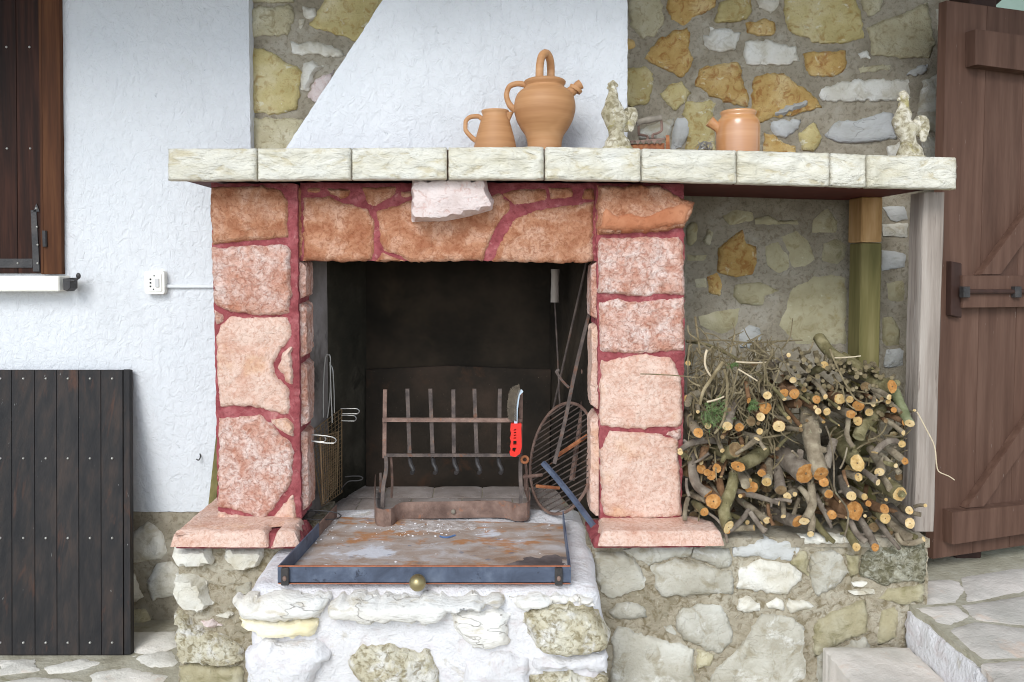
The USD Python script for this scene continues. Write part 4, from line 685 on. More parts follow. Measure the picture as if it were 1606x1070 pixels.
# ---- pots on the mantel
def pot_at(px, D): x = P(px, 232, D)[0]; return np.array([x, D, ztop(x)])
S = 1 / 470.0
def crop_prof(cr, cx, prof, D, zb_):
    """(radius, y) in crop pixels -> metres"""
    s = CROP[cr][2]; return [(r / s * D / F, P(cx, CROP[cr][1] + y / s, D)[2] - zb_) for r, y in prof]
def lpt(cr, cx, pts, D, o):
    return [P(*C(cr, [p])[0], D) - o for p in pts]
DP = 2.665
o1 = pot_at(854, DP)
jug = thing('water_pitcher', 'tall rounded terracotta pitcher with arched top handle and short spout', 'pitcher', o1)
pf = crop_prof('c3', 854, [(0, 752), (85, 752), (86, 740), (93, 700), (123, 650), (146, 600), (155, 550), (150, 510), (138, 480), (118, 460), (100, 448), (96, 438), (104, 428), (106, 418), (98, 410), (80, 404), (40, 398), (0, 396)], DP, o1[2]); pf[0] = (0, 0); pf[1] = (pf[1][0], 0)
pf = [tuple(p) for p in np.vstack([pf[:2], spline(np.array(pf[2:]), 60)])]
obj('body', lathe(pf, 56), 'terracotta', jug, smooth=50)
obj('top_handle', tube([p + np.array([0, dy, 0]) for p, dy in zip(lpt('c3', 854, [(470, 415), (472, 350), (486, 290), (508, 272), (530, 300), (536, 350), (534, 412)], DP, o1), (-.035, -.035, -.02, 0, .02, .035, .035))], .0135, 10, 30), 'terracotta', jug, smooth=True)
obj('side_handle', tube(lpt('c3', 854, [(415, 440), (365, 426), (322, 440), (306, 485), (320, 530), (352, 560)], DP, o1), [.010, .0095, .009, .009, .010, .012], 10, 30), 'terracotta', jug, smooth=True)
sp = obj('spout', tube(lpt('c3', 854, [(590, 505), (630, 470), (655, 452), (672, 436), (684, 428)], DP, o1), [.030, .020, .0175, .0155, .0165], 14, 16), 'terracotta', jug, smooth=40)
obj('collar', tube(lpt('c3', 854, [(643, 455), (652, 462), (661, 448), (664, 446)], DP, o1)[1:3], [.022, .024], 14), 'terracotta', sp, smooth=40)
o2 = pot_at(776.5, DP)
jg = thing('small_jug', 'small conical terracotta jug with side handle left of the tall pitcher', 'jug', o2)
pf = crop_prof('c3', 776.5, [(0, 752), (106, 752), (106, 742), (98, 705), (86, 660), (73, 615), (64, 590), (64, 580), (70, 572), (70, 565), (62, 562), (56, 572), (56, 600), (40, 640), (0, 650)], DP, o2[2]); pf[0] = (0, 0); pf[1] = (pf[1][0], 0)
obj('body', lathe(np.vstack([pf[:2], spline(np.array(pf[2:]), 40)]), 44), 'terracotta', jg, smooth=50)
obj('handle', tube(lpt('c3', 776.5, [(180, 605), (160, 592), (128, 594), (98, 622), (97, 655), (120, 690), (150, 715)], DP, o2), [.008, .0078, .0075, .0075, .008, .009], 10, 30), 'terracotta', jg, smooth=True)
obj('pouring_lip', hull(np.vstack([ball(p, (.010, .022 - .004 * i, .0045), 1).vertices for i, p in enumerate(lpt('c3', 776.5, [(292, 577), (325, 577)], DP, o2))] + [ball(lpt('c3', 776.5, [(300, 640)], DP, o2)[0], .008, 1).vertices])), 'terracotta', jg, smooth=50)
o3 = pot_at(1157, DP)
pt = thing('spouted_pot', 'squat glazed terracotta pot with short spout before the rubble wall', 'pot', o3)
pf = crop_prof('c4', 1157, [(0, 610), (82, 610), (84, 600), (85, 560), (85, 520), (83, 500), (76, 482), (67, 472), (66, 464), (70, 458), (70, 451), (62, 447), (57, 455), (60, 480), (70, 520), (0, 540)], DP, o3[2]); pf[0] = (0, 0); pf[1] = (pf[1][0], 0)
obj('body', lathe(np.vstack([pf[:2], spline(np.array(pf[2:]), 50)]), 48), 'terracotta_glaze', pt, smooth=50)
obj('spout', tube(lpt('c4', 1157, [(392, 530), (365, 508), (348, 494), (340, 488)], DP, o3), [.024, .014, .016, .019], 14, 14), 'terracotta_glaze', pt, smooth=40)

# ---- stone roosters
def rooster(cr, px0, label, D, yfoot, seed, pts):
    o = pot_at(px0, D); s = CROP[cr][2]; zf = P(px0, CROP[cr][1] + yfoot / s, D)[2]
    def q(x, y, dy=0): p = P(*C(cr, [(x, y)])[0], D) - o; p[2] += o[2] - zf; return p + np.array([0, dy, 0])
    k = D / F / s
    def chain(*balls): return m3.Manifold.batch_hull([m3.Manifold.sphere(float(r * k), 16).scale([1, float(w), 1]).translate([float(t) for t in q(x, y, dy)]) for x, y, r, w, dy in balls])
    parts = [chain(*b) for b in pts['body']]
    m = parts[0]
    for p_ in parts[1:]: m = m + p_
    m = m.refine_to_length(.005).to_mesh(); t = trimesh.Trimesh(m.vert_properties[:, :3], m.tri_verts, process=True)
    trimesh.smoothing.filter_taubin(t, iterations=8); t = rumple(t, .002, 60, seed)
    th = thing('stone_rooster', label, 'figurine', o)
    bd_ = obj('body', t, 'cast_stone', th, smooth=True)
    x0, x1, y0, y1 = pts['plate']; r_ = (x1 - x0) / 2 * k; c = q((x0 + x1) / 2, y1); c[2] = 0
    pl = lathe([(0, 0), (r_ * .97, 0), (r_, .004), (r_, (y1 - y0) * k * .6), (r_ * .9, (y1 - y0) * k), (0, (y1 - y0) * k)], 32); pl.apply_scale((1, .6, 1)); obj('base_plate', rumple(moved(pl, c), .0015, 60, seed), 'cast_stone', th, smooth=40)
    for b in pts['comb']:
        mm = chain(*b).to_mesh(); obj('comb', trimesh.Trimesh(mm.vert_properties[:, :3], mm.tri_verts), 'cast_stone', th, smooth=40)
    for b in pts['tail']:
        mm = chain(*b).refine_to_length(.006).to_mesh(); tt = trimesh.Trimesh(mm.vert_properties[:, :3], mm.tri_verts, process=True); obj('tail_feather', rumple(tt, .002, 60, seed), 'cast_stone', th, smooth=50)
    for b in pts['face']:
        mm = chain(*b).to_mesh(); obj('wattle' if b is pts['face'][0] else 'beak', trimesh.Trimesh(mm.vert_properties[:, :3], mm.tri_verts), 'cast_stone', th, smooth=50)
A_ = dict(body=[[(215, 225, 42, .8, 0), (225, 300, 50, .8, 0)], [(225, 300, 50, .8, 0), (215, 430, 85, .9, 0)], [(190, 530, 98, .9, 0), (230, 430, 80, .9, 0), (290, 500, 60, .9, 0)], [(190, 530, 98, .9, 0), (300, 610, 95, .9, 0), (250, 660, 100, .85, 0)],
                [(255, 690, 90, .85, 0), (275, 840, 85, .8, 0)], [(275, 840, 95, .8, 0), (275, 900, 150, .7, 0)], [(330, 580, 60, .8, 0), (400, 640, 55, .6, 0), (370, 700, 40, .6, 0)]],
          plate=(98, 450, 900, 955), comb=[[(185, 205, 22, .5, 0), (225, 180, 24, .5, 0)], [(225, 182, 24, .5, 0), (262, 215, 22, .5, 0)]],
          tail=[[(380, 600, 48, .5, 0), (400, 520, 58, .5, 0)], [(400, 520, 58, .5, 0), (445, 510, 50, .5, 0)], [(445, 530, 55, .45, 0), (465, 590, 34, .45, 0), (440, 640, 38, .45, 0)], [(420, 640, 41, .45, -.01), (420, 710, 31, .45, -.01)]],
          face=[[(190, 300, 19, .5, 0), (188, 345, 22, .5, 0)], [(180, 240, 22, .6, 0), (163, 250, 10, .6, 0)]])
rooster('g5', 968, 'weathered cast-stone rooster beside the plaster hood, near the flat iron', 2.598, 955, 5, A_)
B_ = dict(body=[[(150, 140, 38, .8, 0), (150, 215, 38, .8, 0)], [(150, 215, 38, .8, 0), (140, 300, 66, .9, 0)], [(120, 350, 70, .9, 0), (150, 300, 62, .9, 0)], [(120, 355, 70, .9, 0), (200, 420, 70, .9, 0), (165, 440, 74, .85, 0)],
                [(180, 470, 62, .85, 0), (192, 570, 70, .8, 0)], [(192, 570, 76, .8, 0), (200, 630, 110, .7, 0)], [(220, 390, 44, .8, 0), (285, 440, 42, .6, 0)]],
          plate=(68, 332, 636, 668), comb=[[(125, 118, 20, .5, 0), (150, 110, 23, .5, 0)], [(150, 112, 23, .5, 0), (176, 135, 19, .5, 0)]],
          tail=[[(255, 400, 36, .5, 0), (270, 345, 43, .5, 0)], [(270, 345, 43, .5, 0), (310, 340, 41, .5, 0)], [(318, 350, 43, .45, 0), (338, 400, 26, .45, 0), (325, 450, 31, .45, 0)], [(300, 450, 36, .45, -.008), (300, 500, 26, .45, -.008)]],
          face=[[(115, 205, 16, .5, 0), (113, 235, 17, .5, 0)], [(115, 160, 18, .6, 0), (97, 170, 8, .6, 0)]])
rooster('g6', 1426, 'weathered cast-stone rooster standing alone on the right end of the mantel', 2.598, 668, 6, B_)

# ---- flat iron
g5 = lambda pts: C('g5', pts)
io = pot_at(1020, 2.66); ipl = front(2.64)
iron = thing('charcoal_iron', 'rusty old charcoal flat iron with toothed rim between rooster and pot', 'iron')
def ip(x, y, D=2.66): return P(*g5([(x, y)])[0], D)
bx = hull([ip(x, y, D) for x, y in [(415, 985), (800, 985), (800, 890), (430, 910)] for D in (2.62, 2.71)] + [ip(390, 900, 2.665), ip(385, 985, 2.665)])
body = obj('iron_body', bx, 'rust_orange', iron, smooth=False)
for k in range(6):
    x = 440 + k * 62; obj('tooth', hull([ip(x + dx, y, D) for dx, y in ((-30, 862), (30, 856), (0, 905)) for D in (2.612, 2.618)]), 'rusty_iron', body, smooth=False)
obj('lid', hull([ip(x, y, D) for x, y in [(405, 868), (805, 830), (805, 850), (405, 885)] for D in (2.616, 2.72)]), 'rusty_iron', iron, smooth=False)
obj('back_plate', hull([ip(x, y, D) for x, y in [(815, 800), (855, 800), (862, 985), (815, 985)] for D in (2.615, 2.72)]), 'rust_orange', iron, smooth=False)
obj('bracket', tube([ip(510, 690), ip(512, 790), ip(560, 800), ip(610, 815), ip(612, 850)], .0042, 6, 16), 'rusty_iron', iron)
obj('bracket', tube([ip(760, 620), ip(770, 740), ip(720, 780), ip(670, 795), ip(665, 840)], .0045, 6, 16), 'rusty_iron', iron)
obj('handle', tube([ip(485, 670), ip(550, 645), ip(650, 625), ip(770, 605)], [.0115, .0095, .012, .0095, .010], 12, 14), 'iron_grey', iron, smooth=True)
wm = []
wr = np.random.default_rng(11); c0 = P(1105, 231, 2.66)
for k in range(9):
    t = np.linspace(0, 5, 26); ph = wr.uniform(0, 6, 3); wm.append(tube(np.column_stack([c0[0] + .026 * np.sin(t * 1.3 + ph[0]) * wr.uniform(.5, 1.1), c0[1] + .02 * np.cos(t * 1.7 + ph[1]), c0[2] + .004 + .012 * np.sin(t * 2.1 + ph[2])]), .0010, 4))
obj('wire_tangle', cat(wm), 'bright_wire', label='small tangle of thin grey wire left of the squat glazed pot', cat='wire')

# ================================================================== LEFT: WINDOW, SHUTTER, SOCKET
pw = front(YP - .002)
win = thing('window_shutter', 'closed dark brown board shutter in its wooden frame at the upper left', 'window shutter')
def wbox(px, D, w0, w1, r=.002): pl = front(D); return prism(pl, pl.uv(px), w0, w1, r)
obj('frame', wbox([(69, -140), (97, -140), (102, 430), (74, 430)], YP, -.05, .024), 'frame_wood', win, smooth=False)
obj('frame_bead', wbox([(63.5, -140), (68, -140), (72.5, 430), (69, 430)], YP, -.05, .020, .001), 'frame_wood', win, smooth=False)
for a0, a1, b0, b1 in ((27.5, 62.5, 32, 67.5), (-8, 26.5, -5, 31), (-44, -9, -41, -6), (-80, -45, -77, -42), (-116, -81, -113, -78)):
    bd_ = obj('board', wbox([(a0, -140), (a1, -140), (b1, 429), (b0, 429)], YP, -.03, .014), 'window_wood', win, smooth=False)
    for y in (74, 233, -90):
        xx = a0 + (b0 - a0) * (y + 140) / 570 + 17; obj('nail', ball(P(xx, y, YP - .014), (.0045, .004, .0045), 1), 'nail', bd_)
obj('strap_hinge', wbox([(52.5, 330), (61, 330), (66, 420), (66, 426), (56, 426)], YP, .0, .019, .001), 'dark_iron', win, smooth=False)
obj('strap_hinge', wbox([(-120, 406), (55, 406), (55, 420), (-120, 420)], YP, .0, .0185, .001), 'dark_iron', win, smooth=False)
obj('strap_finial', hull([P(x, y, D) for x, y in ((52, 332), (57, 319), (62, 332)) for D in (YP - .019, YP)]), 'dark_iron', win, smooth=False)
for x, y in ((57, 327), (58, 356), (59, 384), (59, 413), (28, 413)): obj('bolt', ball(P(x, y, YP - .019), .0042, 1), 'nail', win)
obj('hinge_pin', ptube([(70, 362), (71, 387)], YP - .026, .009, 10), 'dark_iron', win)
sill = obj('sill', bbox(-3.3, P(99, 440, 3.05)[0], 3.02, 3.12, P(50, 457, 3.03)[2], P(50, 433, 3.03)[2], r=.004), 'marble_sill', win, smooth=False)
catch = thing('shutter_catch', 'small black iron shutter catch at the right end of the window sill', 'catch')
obj('plate', wbox([(99, 437), (111, 436), (111, 452), (106, 457), (100, 455)], 3.02, -.05, .004), 'dark_iron', catch, smooth=False)
obj('arm', ptube([(106, 438), (116, 441), (121, 438), (123, 430)], [3.02, 3.02, 3.04, 3.05], .0045, 6, 12), 'dark_iron', catch); obj('tip', ball(P(123, 433, 3.05), (.009, .006, .012), 2), 'dark_iron', catch)
# leaning shutter
ls_top, ls_bot = 3.055, 2.885
b0 = PZ(100, 1028, .004); tp = P(100, 580, ls_top)
lp = Plane((0, b0[1], b0[2]), (1, 0, 0), (0, tp[1] - b0[1], tp[2] - b0[2]))
lean = thing('leaning_shutter', 'dark stained board shutter leaning against the white wall at lower left', 'shutter')
js = [(-125, -90), (-89, -55), (-54, -18.5), (-17.5, 17.5), (18.5, 53.5), (54.5, 88), (89, 122.5), (123.5, 157.5), (158.5, 192)]
for k, (a, b) in enumerate(js):
    bo = obj('board', prism(lp, lp.uv([(a, 580), (b, 580), (b + (1 if b > 0 else -3), 1028), (a + (1 if a > 0 else -3), 1028)]), -.03, 0, .003), 'shutter_wood', lean, smooth=False)
    for y in (594, 719, 844, 1008):
        q = lp.hit((a + b) / 2 + 1, y); obj('nail', ball(q + lp.N * .001, .0048, 1), 'nail', bo)
obj('edge_strip', prism(lp, lp.uv([(193, 579), (202, 579), (204, 1027), (194, 1028)]), -.034, -.004, .002), 'shutter_wood', lean, smooth=False)
obj('back_batten', prism(lp, lp.uv([(-120, 700), (190, 700), (190, 740), (-120, 740)]), -.05, -.031), 'shutter_wood', lean, smooth=False)
# socket with cable, hook
sock = thing('wall_switch', 'ivory switch and socket box on the white wall left of the fireplace', 'socket')
def rr(px, r):
    a = pw.uv(px); x0, y0 = a.min(0); x1, y1 = a.max(0); return shapely.geometry.box(x0 + r, y0 + r, x1 - r, y1 - r).buffer(r)
def plate(px, r, w0, w1, nm, m, par):
    g = trimesh.creation.extrude_polygon(rr(px, r), w1 - w0, engine='earcut'); v = np.asarray(g.vertices).copy(); v[:, 2] += w0; return obj(nm, trimesh.Trimesh(pw.world(v), g.faces, process=False), m, par, smooth=30)
plate([(232, 425), (262, 425), (262, 461), (232, 461)], .010, -.004, .028, 'box', 'ivory_plastic', sock)
plate([(236, 429), (258, 429), (258, 457), (236, 457)], .006, .028, .031, 'cover', 'ivory_plastic', sock)
plate([(249, 437), (254.5, 437), (254.5, 450), (249, 450)], .001, .031, .035, 'rocker', 'grey_plastic', sock)
for y in (438, 443.5, 449): plate([(240, y - 1.4), (242.6, y - 1.4), (242.6, y + 1.4), (240, y + 1.4)], .001, .0305, .0316, 'socket_hole', 'black_plastic', sock)
for x, y in ((247, 432.5), (246, 453.5)): plate([(x - 1, y - 1), (x + 1, y - 1), (x + 1, y + 1), (x - 1, y + 1)], .001, .0305, .0316, 'screw', 'black_plastic', sock)
obj('cable_cover', bbox(P(262, 449, YP)[0], P(345, 449, YP)[0], YP - .014, YP + .002, P(300, 451.5, YP)[2], P(300, 446.5, YP)[2], r=.003), 'cable', sock, smooth=False)
obj('wall_hook', ptube([(313.5, 712), (314, 718), (311, 722), (308, 720)], [YP, YP - .012, YP - .02, YP - .02], .0024, 6, 12), 'dark_iron', label='tiny dark iron hook in the white wall left of the pillar', cat='hook')
obj('propped_plank', hull([P(x, y, D) + (0, dy, 0) for x, y, D in ((341, 665, 3.04), (349, 665, 3.04), (337, 806, 2.86), (325, 806, 2.86)) for dy in (0, .02)]), 'green_post', label='dark narrow plank propped between white wall and left pillar', cat='plank', smooth=False)

# ================================================================== RIGHT: POSTS, DOOR
fp = thing('wooden_post', 'weathered grey square timber post holding up the right end of the mantel', 'post')
t1, t2 = P(1448, 300, 2.655), P(1483, 300, 2.655); bb1, bb2 = P(1433, 846, 2.655), P(1459, 846, 2.655); dpt = np.array([.0, .085, 0]); t1[2] = t2[2] = ztop(1.45) - .098
bb2 = bb1 + (t2 - t1) * .93; bb1[2] = bb2[2] = ZB + .004; bb2[1] = bb1[1]
nseg = 14; vv = []
for i in range(nseg + 1):
    s = i / nseg; a = bb1 * (1 - s) + t1 * s; b = bb2 * (1 - s) + t2 * s; wv_ = .0012 * np.sin(i * 1.7)
    for cx_, cy_ in ((.004, 0), (-.004, 0), (0, .004), (0, .08), (-.004, .085), (.004, .085), (0, .08), (0, .004)):
        pass
    vv += [a + (.004, 0, 0), b + (-.004, 0, 0), b + (wv_, .005, 0), b + (wv_, .08, 0), b + (-.004, .085, 0), a + (.004, .085, 0), a + (-wv_, .08, 0), a + (-wv_, .005, 0)]
ff = []
for i in range(nseg):
    for e in range(8): p_, q_ = i * 8 + e, i * 8 + (e + 1) % 8; ff += [(p_, q_, q_ + 8), (p_, q_ + 8, p_ + 8)]
ff += [(0, e + 1, e) for e in range(1, 7)]; n8 = nseg * 8; ff += [(n8, n8 + e, n8 + e + 1) for e in range(1, 7)]
obj('shaft', trimesh.Trimesh(vv, ff, process=False), 'weathered_post', fp, smooth=30)
gp_ = thing('green_post', 'mossy green timber post against the wall behind the firewood', 'post')
x0, x1 = P(1351, 400, 2.99)[0], P(1381, 400, 2.99)[0]
obj('shaft', bbox(x0, x1 + .005, 2.99, 3.09, ZB, P(1360, 381, 2.99)[2], r=.004), 'green_post', gp_, smooth=False)
obj('top_block', bbox(x0 - .004, x1 + .002, 2.985, 3.095, P(1360, 380, 2.99)[2], P(1360, 309, 2.99)[2], r=.004), 'raw_wood', gp_, smooth=False, label='raw orange wood block wedged on top of the post')
door = thing('barn_door', 'large brown ledged and braced timber door on the right', 'door')
d0 = np.array([1.625, 2.865, 0]); dU = np.array([.41, .135, 0])
dp = Plane(d0, dU, (0, 0, 1)); dp = Plane(d0, dU, (0, 0, 1))
def dpr(px, w0, w1, r=.003): return prism(dp, dp.uv(px), w0, w1, r)
zt, zb2 = 2.345, .335
uvl = dp.uv([(1489, 12), (1455, 882)]); u0 = .005
wds = [0, .19, .375, .56, .75, .94, 1.12]
for k in range(6):
    sh_ = [(.03 if k == 0 else 0), 0]
    q = [(wds[k] + .001, zb2), (wds[k + 1] - .001, zb2), (wds[k + 1] - .001, zt), (wds[k] + .001, zt)]
    obj('door_board', prism(dp, q, -.035, 0, .0025), 'door_wood', door, smooth=False)
def dext(px, ext): return px
obj('rail', dpr([(1514, 51), (1760, 84), (1760, 138), (1514, 106)], 0.001, .045, .005), 'door_wood', door, smooth=False)
obj('rail', dpr([(1498, 432), (1760, 432), (1760, 479), (1498, 482)], .001, .035, .004), 'door_wood', door, smooth=False)
obj('rail', dpr([(1478, 798), (1760, 768), (1760, 806), (1478, 848)], .001, .045, .005), 'door_wood', door, smooth=False)
obj('brace', dpr([(1527, 431), (1557, 431), (1700, 235), (1672, 235)], .001, .030, .004), 'door_wood', door, smooth=False)
obj('brace', dpr([(1505, 794), (1531, 792), (1720, 522), (1694, 522)], .001, .030, .004), 'door_wood', door, smooth=False)
obj('lock_block', dpr([(1484, 410), (1500, 413), (1500, 498), (1483, 494)], .001, .022, .003), 'door_dark', door, smooth=False)
bolt = obj('bolt', tube([dp.hit(1496, 457) + dp.N * .042, dp.hit(1610, 457) + dp.N * .042], .0085, 8), 'door_dark', door)
for x in (1497, 1577, 1600): obj('bolt_keeper', dpr([(x - 5, 449), (x + 5, 449), (x + 5, 466), (x - 5, 466)], .034, .052, .002), 'dark_iron', bolt, smooth=False)
fr = thing('door_frame', 'dark timber door frame and slanting beam above the brown door', 'door frame')
obj('jamb', bbox(1.80, 1.90, 3.02, 3.16, .28, 2.9, r=.004), 'door_dark', fr, smooth=False)
obj('slanting_beam', hull([P(x, y, D) for x, y in ((1522, 14), (1552, 17), (1640, -60), (1600, -64)) for D in (3.2, 3.28)]), 'door_dark', fr, smooth=False)
obj('outbuilding_wall', box(1.7, 5.5, 4.3, 4.4, 0, 4.2), 'plaster_dim', label='pale greenish plaster wall glimpsed above the brown door', cat='wall', smooth=False)

# ================================================================== FIREWOOD
GRP = {}
def log(crop, pts, r, bark='grey', cut='orange', Df=2.62, Db=2.86, lab=None, tilt=.55, taper=.9, wob=.2, name='cut_branch', rend=None, region=None, sides=10):
    px = C(crop, pts); s = CROP[crop][2]; n = len(px); Ds = np.linspace(Db, Df, n)
    r = r * (1.04 if r / s > 6 else .95); wp = [P(x, y, d_) for (x, y), d_ in zip(px, Ds)]; rw = r / s * Df / F
    L = sum(np.linalg.norm(np.diff(wp, axis=0), axis=1)); seg = int(np.clip(L / max(rw * .9, .006), 4, 16)); _seed[0] += 1
    m = tube(wp, [rw * taper, rw] if rend is None else [rw, rend / s * Df / F], sides, seg, caps=True, wob=wob, seed=_seed[0])
    # knots
    ring, ax = m.metadata['ring'], m.metadata['axis']
    if cut:  # the saw cut is a little slanted: shear the last rings
        _r = np.random.default_rng(_seed[0]); c = ring.mean(0); nn = ax + np.array([0, -.55, .05]) + _r.normal(0, tilt * .6, 3); nn /= np.linalg.norm(nn); k = len(ring)
        off = -((ring - c) @ nn) / max(nn @ ax, .5); off = np.clip(off, -rw * 1.2, rw * 1.4)
        ring = ring + off[:, None] * ax + (_r.normal(0, .05, k) * rw)[:, None] * ax
        Vv = np.asarray(m.vertices).copy(); Vv[-2 - k:-2] = ring; Vv[-1] = c; m = trimesh.Trimesh(Vv, m.faces, process=False)
    mx_, my_ = px[-1]
    if lab is None:
        row = ['on top', 'near the top', 'half way up', 'low', 'lowest'][int(np.searchsorted([600, 660, 720, 780], my_))]
        colm = ['by the pink pillar', 'left of centre', 'at centre', 'right of centre', 'by the grey post'][int(np.searchsorted([1135, 1205, 1290, 1360], mx_))]
        dx_, dy_ = px[-1][0] - px[0][0], px[-1][1] - px[0][1]
        lean_ = 'facing out' if math.hypot(dx_, dy_) < 12 else 'hanging down' if dy_ > 2 * abs(dx_) else 'tilting left' if dx_ < 0 else 'tilting right'
        sz = 'thick' if rw > .019 else 'slim' if rw > .0095 else 'thin'
        lab = f'{sz} {dict(grey="grey", olive="olive", purple="grey-brown", brown="brown", green="green")[bark]} firewood branch, {dict(orange="orange", pale="pale", yellow="yellow", dark="dull")[cut] + " cut end" if cut else "no cut end"}, {lean_}, {row} {colm}'
        grp = lab.replace(', ', ' ')
    else: grp = None
    t = thing(name, lab, 'branch', group=grp)
    _q = np.random.default_rng(_seed[0] + 5); kn = []
    if rw > .006 and L > .06:
        for _ in range(_q.integers(0, 4)):
            a_ = _q.uniform(.1, .85); i_ = int(a_ * (len(wp) - 1)); c_ = wp[i_] + (wp[i_ + 1] - wp[i_]) * (a_ * (len(wp) - 1) - i_); dv = _q.normal(0, 1, 3); dv[1] -= .8; dv /= np.linalg.norm(dv)
            kn.append(tube([c_, c_ + dv * rw * 1.0, c_ + dv * rw * 1.0 + (dv + _q.normal(0, .3, 3)) * rw * _q.uniform(.1, 1.0)], [rw * .5, rw * .38, rw * .28], 6))
    obj('bark', cat([m] + kn), 'bark_' + bark, t, smooth=60)
    if cut:
        c = ring.mean(0); rel = (ring - c) * .94
        inn = rel * .55 + ax * .0006 * _r.normal(0, 1, (k, 1)); V = np.vstack([c + ax * .0010 + rel, c + ax * .0014 + inn, c + ax * .0012])
        skirt = c + (ring - c) * .90 - ax * .003
        V = np.vstack([V, skirt]); i = np.arange(k); j = (i + 1) % k
        f = np.vstack([np.stack([i, k + j, j], 1), np.stack([i, k + i, k + j], 1), np.stack([k + i, np.full(k, 2 * k), k + j], 1), np.stack([2 * k + 1 + i, i, j], 1), np.stack([2 * k + 1 + i, j, 2 * k + 1 + j], 1)])
        if rw > .013: obj('pith', ball(c + ax * .0012, rw * .11, 1), 'cut_dark', t)
        obj('cut_face', trimesh.Trimesh(V, f[:, ::-1] if False else f, process=False), 'cut_' + cut, t, smooth=40)
    return t
LG = log
# upper left
LG('f1', [(100, 210), (260, 235), (430, 300), (600, 400), (760, 520), (900, 640), (1012, 750)], 20, 'olive', 'pale', 2.58, 2.92, 'long thin branch lying diagonally over the brushwood, pale cut end', wob=.06)
LG('f1', [(640, 560), (655, 610), (680, 760)], 22, 'brown', 'orange', 2.61, 2.72, 'short upright orange-split stick among the brushwood')
LG('f1', [(730, 600), (790, 650), (850, 715)], 38, 'grey', 'pale', 2.60)
LG('f1', [(990, 560), (1040, 620), (1104, 700)], 50, 'brown', 'orange', 2.60)
LG('f1', [(900, 560), (960, 620), (1008, 695)], 46, 'brown', 'orange', 2.61)
LG('f1', [(780, 720), (800, 760), (832, 832)], 60, 'brown', 'orange', 2.62)
LG('f1', [(690, 810), (740, 860), (790, 915)], 40, 'brown', 'pale', 2.60)
LG('f1', [(600, 730), (520, 850), (480, 1000)], 30, 'purple', 'pale', 2.57, 2.70, 'greyish stick with long pale slanted cut hanging below the green sprig', rend=50)
LG('f1', [(930, 880), (950, 940), (962, 1005)], 55, 'brown', 'pale', 2.62)
LG('f1', [(480, 670), (300, 680), (150, 715), (110, 800)], 45, 'grey', None, 2.59, 2.75, 'crooked grey branch bent downwards beside the right pillar', rend=30)
LG('f1', [(80, 880), (150, 980), (210, 1062)], 45, 'grey', 'orange', 2.58, 2.75)
LG('f1', [(170, 900), (240, 950), (300, 1000)], 34, 'olive', 'pale', 2.60, 2.75)
LG('f1', [(520, 900), (560, 960), (592, 1012)], 42, 'grey', 'orange', 2.61)
LG('f1', [(620, 880), (660, 920), (700, 955)], 46, 'olive', 'dark', 2.63); LG('f1', [(700, 980), (740, 1020), (782, 1050)], 34, 'grey', 'yellow', 2.62)
LG('f1', [(900, 430), (960, 390), (1050, 340)], 24, 'purple', 'pale', 2.66, 2.74, 'short pinkish stub pointing up at the back of the pile')
LG('f1', [(760, 240), (800, 320), (880, 450), (950, 570)], 46, 'grey', None, 2.64, 2.9, 'grey branch standing up at the top middle of the pile', rend=40)
LG('f1', [(1030, 510), (1060, 540), (1092, 572)], 35, 'grey', 'pale', 2.61); LG('f1', [(210, 770), (208, 820), (205, 868)], 20, 'grey', 'pale', 2.58, 2.65)
LG('f1', [(960, 820), (1040, 800), (1140, 790)], 40, 'brown', None, 2.64, 2.8)
# upper right
LG('f2', [(200, 170), (330, 330), (500, 430), (700, 590), (885, 632)], 64, 'olive', 'orange', 2.62, 2.95, 'thick long branch sloping down along the top right of the pile')
LG('f2', [(430, 330), (650, 470), (820, 580), (930, 600)], 34, 'olive', None, 2.66, 2.95)
LG('f2', [(440, 520), (640, 610), (858, 730)], 29, 'grey', 'pale', 2.60, 2.8); LG('f2', [(640, 660), (740, 710), (850, 772)], 30, 'grey', 'yellow', 2.61, 2.8)
LG('f2', [(915, 680), (985, 850), (1050, 975)], 50, 'green', 'pale', 2.58, 2.72, 'greenish stub with pointed pale end by the grey post', rend=42)
LG('f2', [(130, 520), (180, 480), (258, 432)], 40, 'olive', 'yellow', 2.64, 2.76, 'short yellow-ended stub pointing upward on the pile')
LG('f2', [(0, 680), (110, 730), (182, 752)], 40, 'olive', 'orange', 2.60, 2.75); LG('f2', [(-20, 765), (130, 815), (196, 862)], 34, 'brown', 'pale', 2.59, 2.75); LG('f2', [(210, 770), (380, 840), (500, 890)], 42, 'grey', 'orange', 2.59, 2.8)
LG('f2', [(120, 620), (300, 710), (398, 748)], 50, 'brown', 'yellow', 2.61, 2.8); LG('f2', [(420, 720), (450, 735), (492, 752)], 36, 'grey', 'yellow', 2.61, 2.75); LG('f2', [(510, 740), (540, 780), (572, 812)], 52, 'brown', 'orange', 2.61, 2.8)
LG('f2', [(540, 860), (560, 910), (566, 955)], 42, 'brown', 'yellow', 2.62, 2.8); LG('f2', [(620, 820), (650, 850), (672, 872)], 38, 'grey', 'yellow', 2.62, 2.8)
LG('f2', [(800, 830), (700, 920), (620, 1000), (575, 1100)], 52, 'olive', None, 2.61, 2.7, 'olive branch bending down in the right middle of the pile')
LG('f2', [(760, 900), (880, 910), (1000, 965)], 30, 'brown', 'orange', 2.60, 2.75, 'torn orange slab of wood below the greenish stub'); LG('f2', [(480, 920), (472, 1000), (465, 1080), (520, 1190)], 26, 'grey', None, 2.58, 2.62, 'thin pale branch running down the middle of the pile')
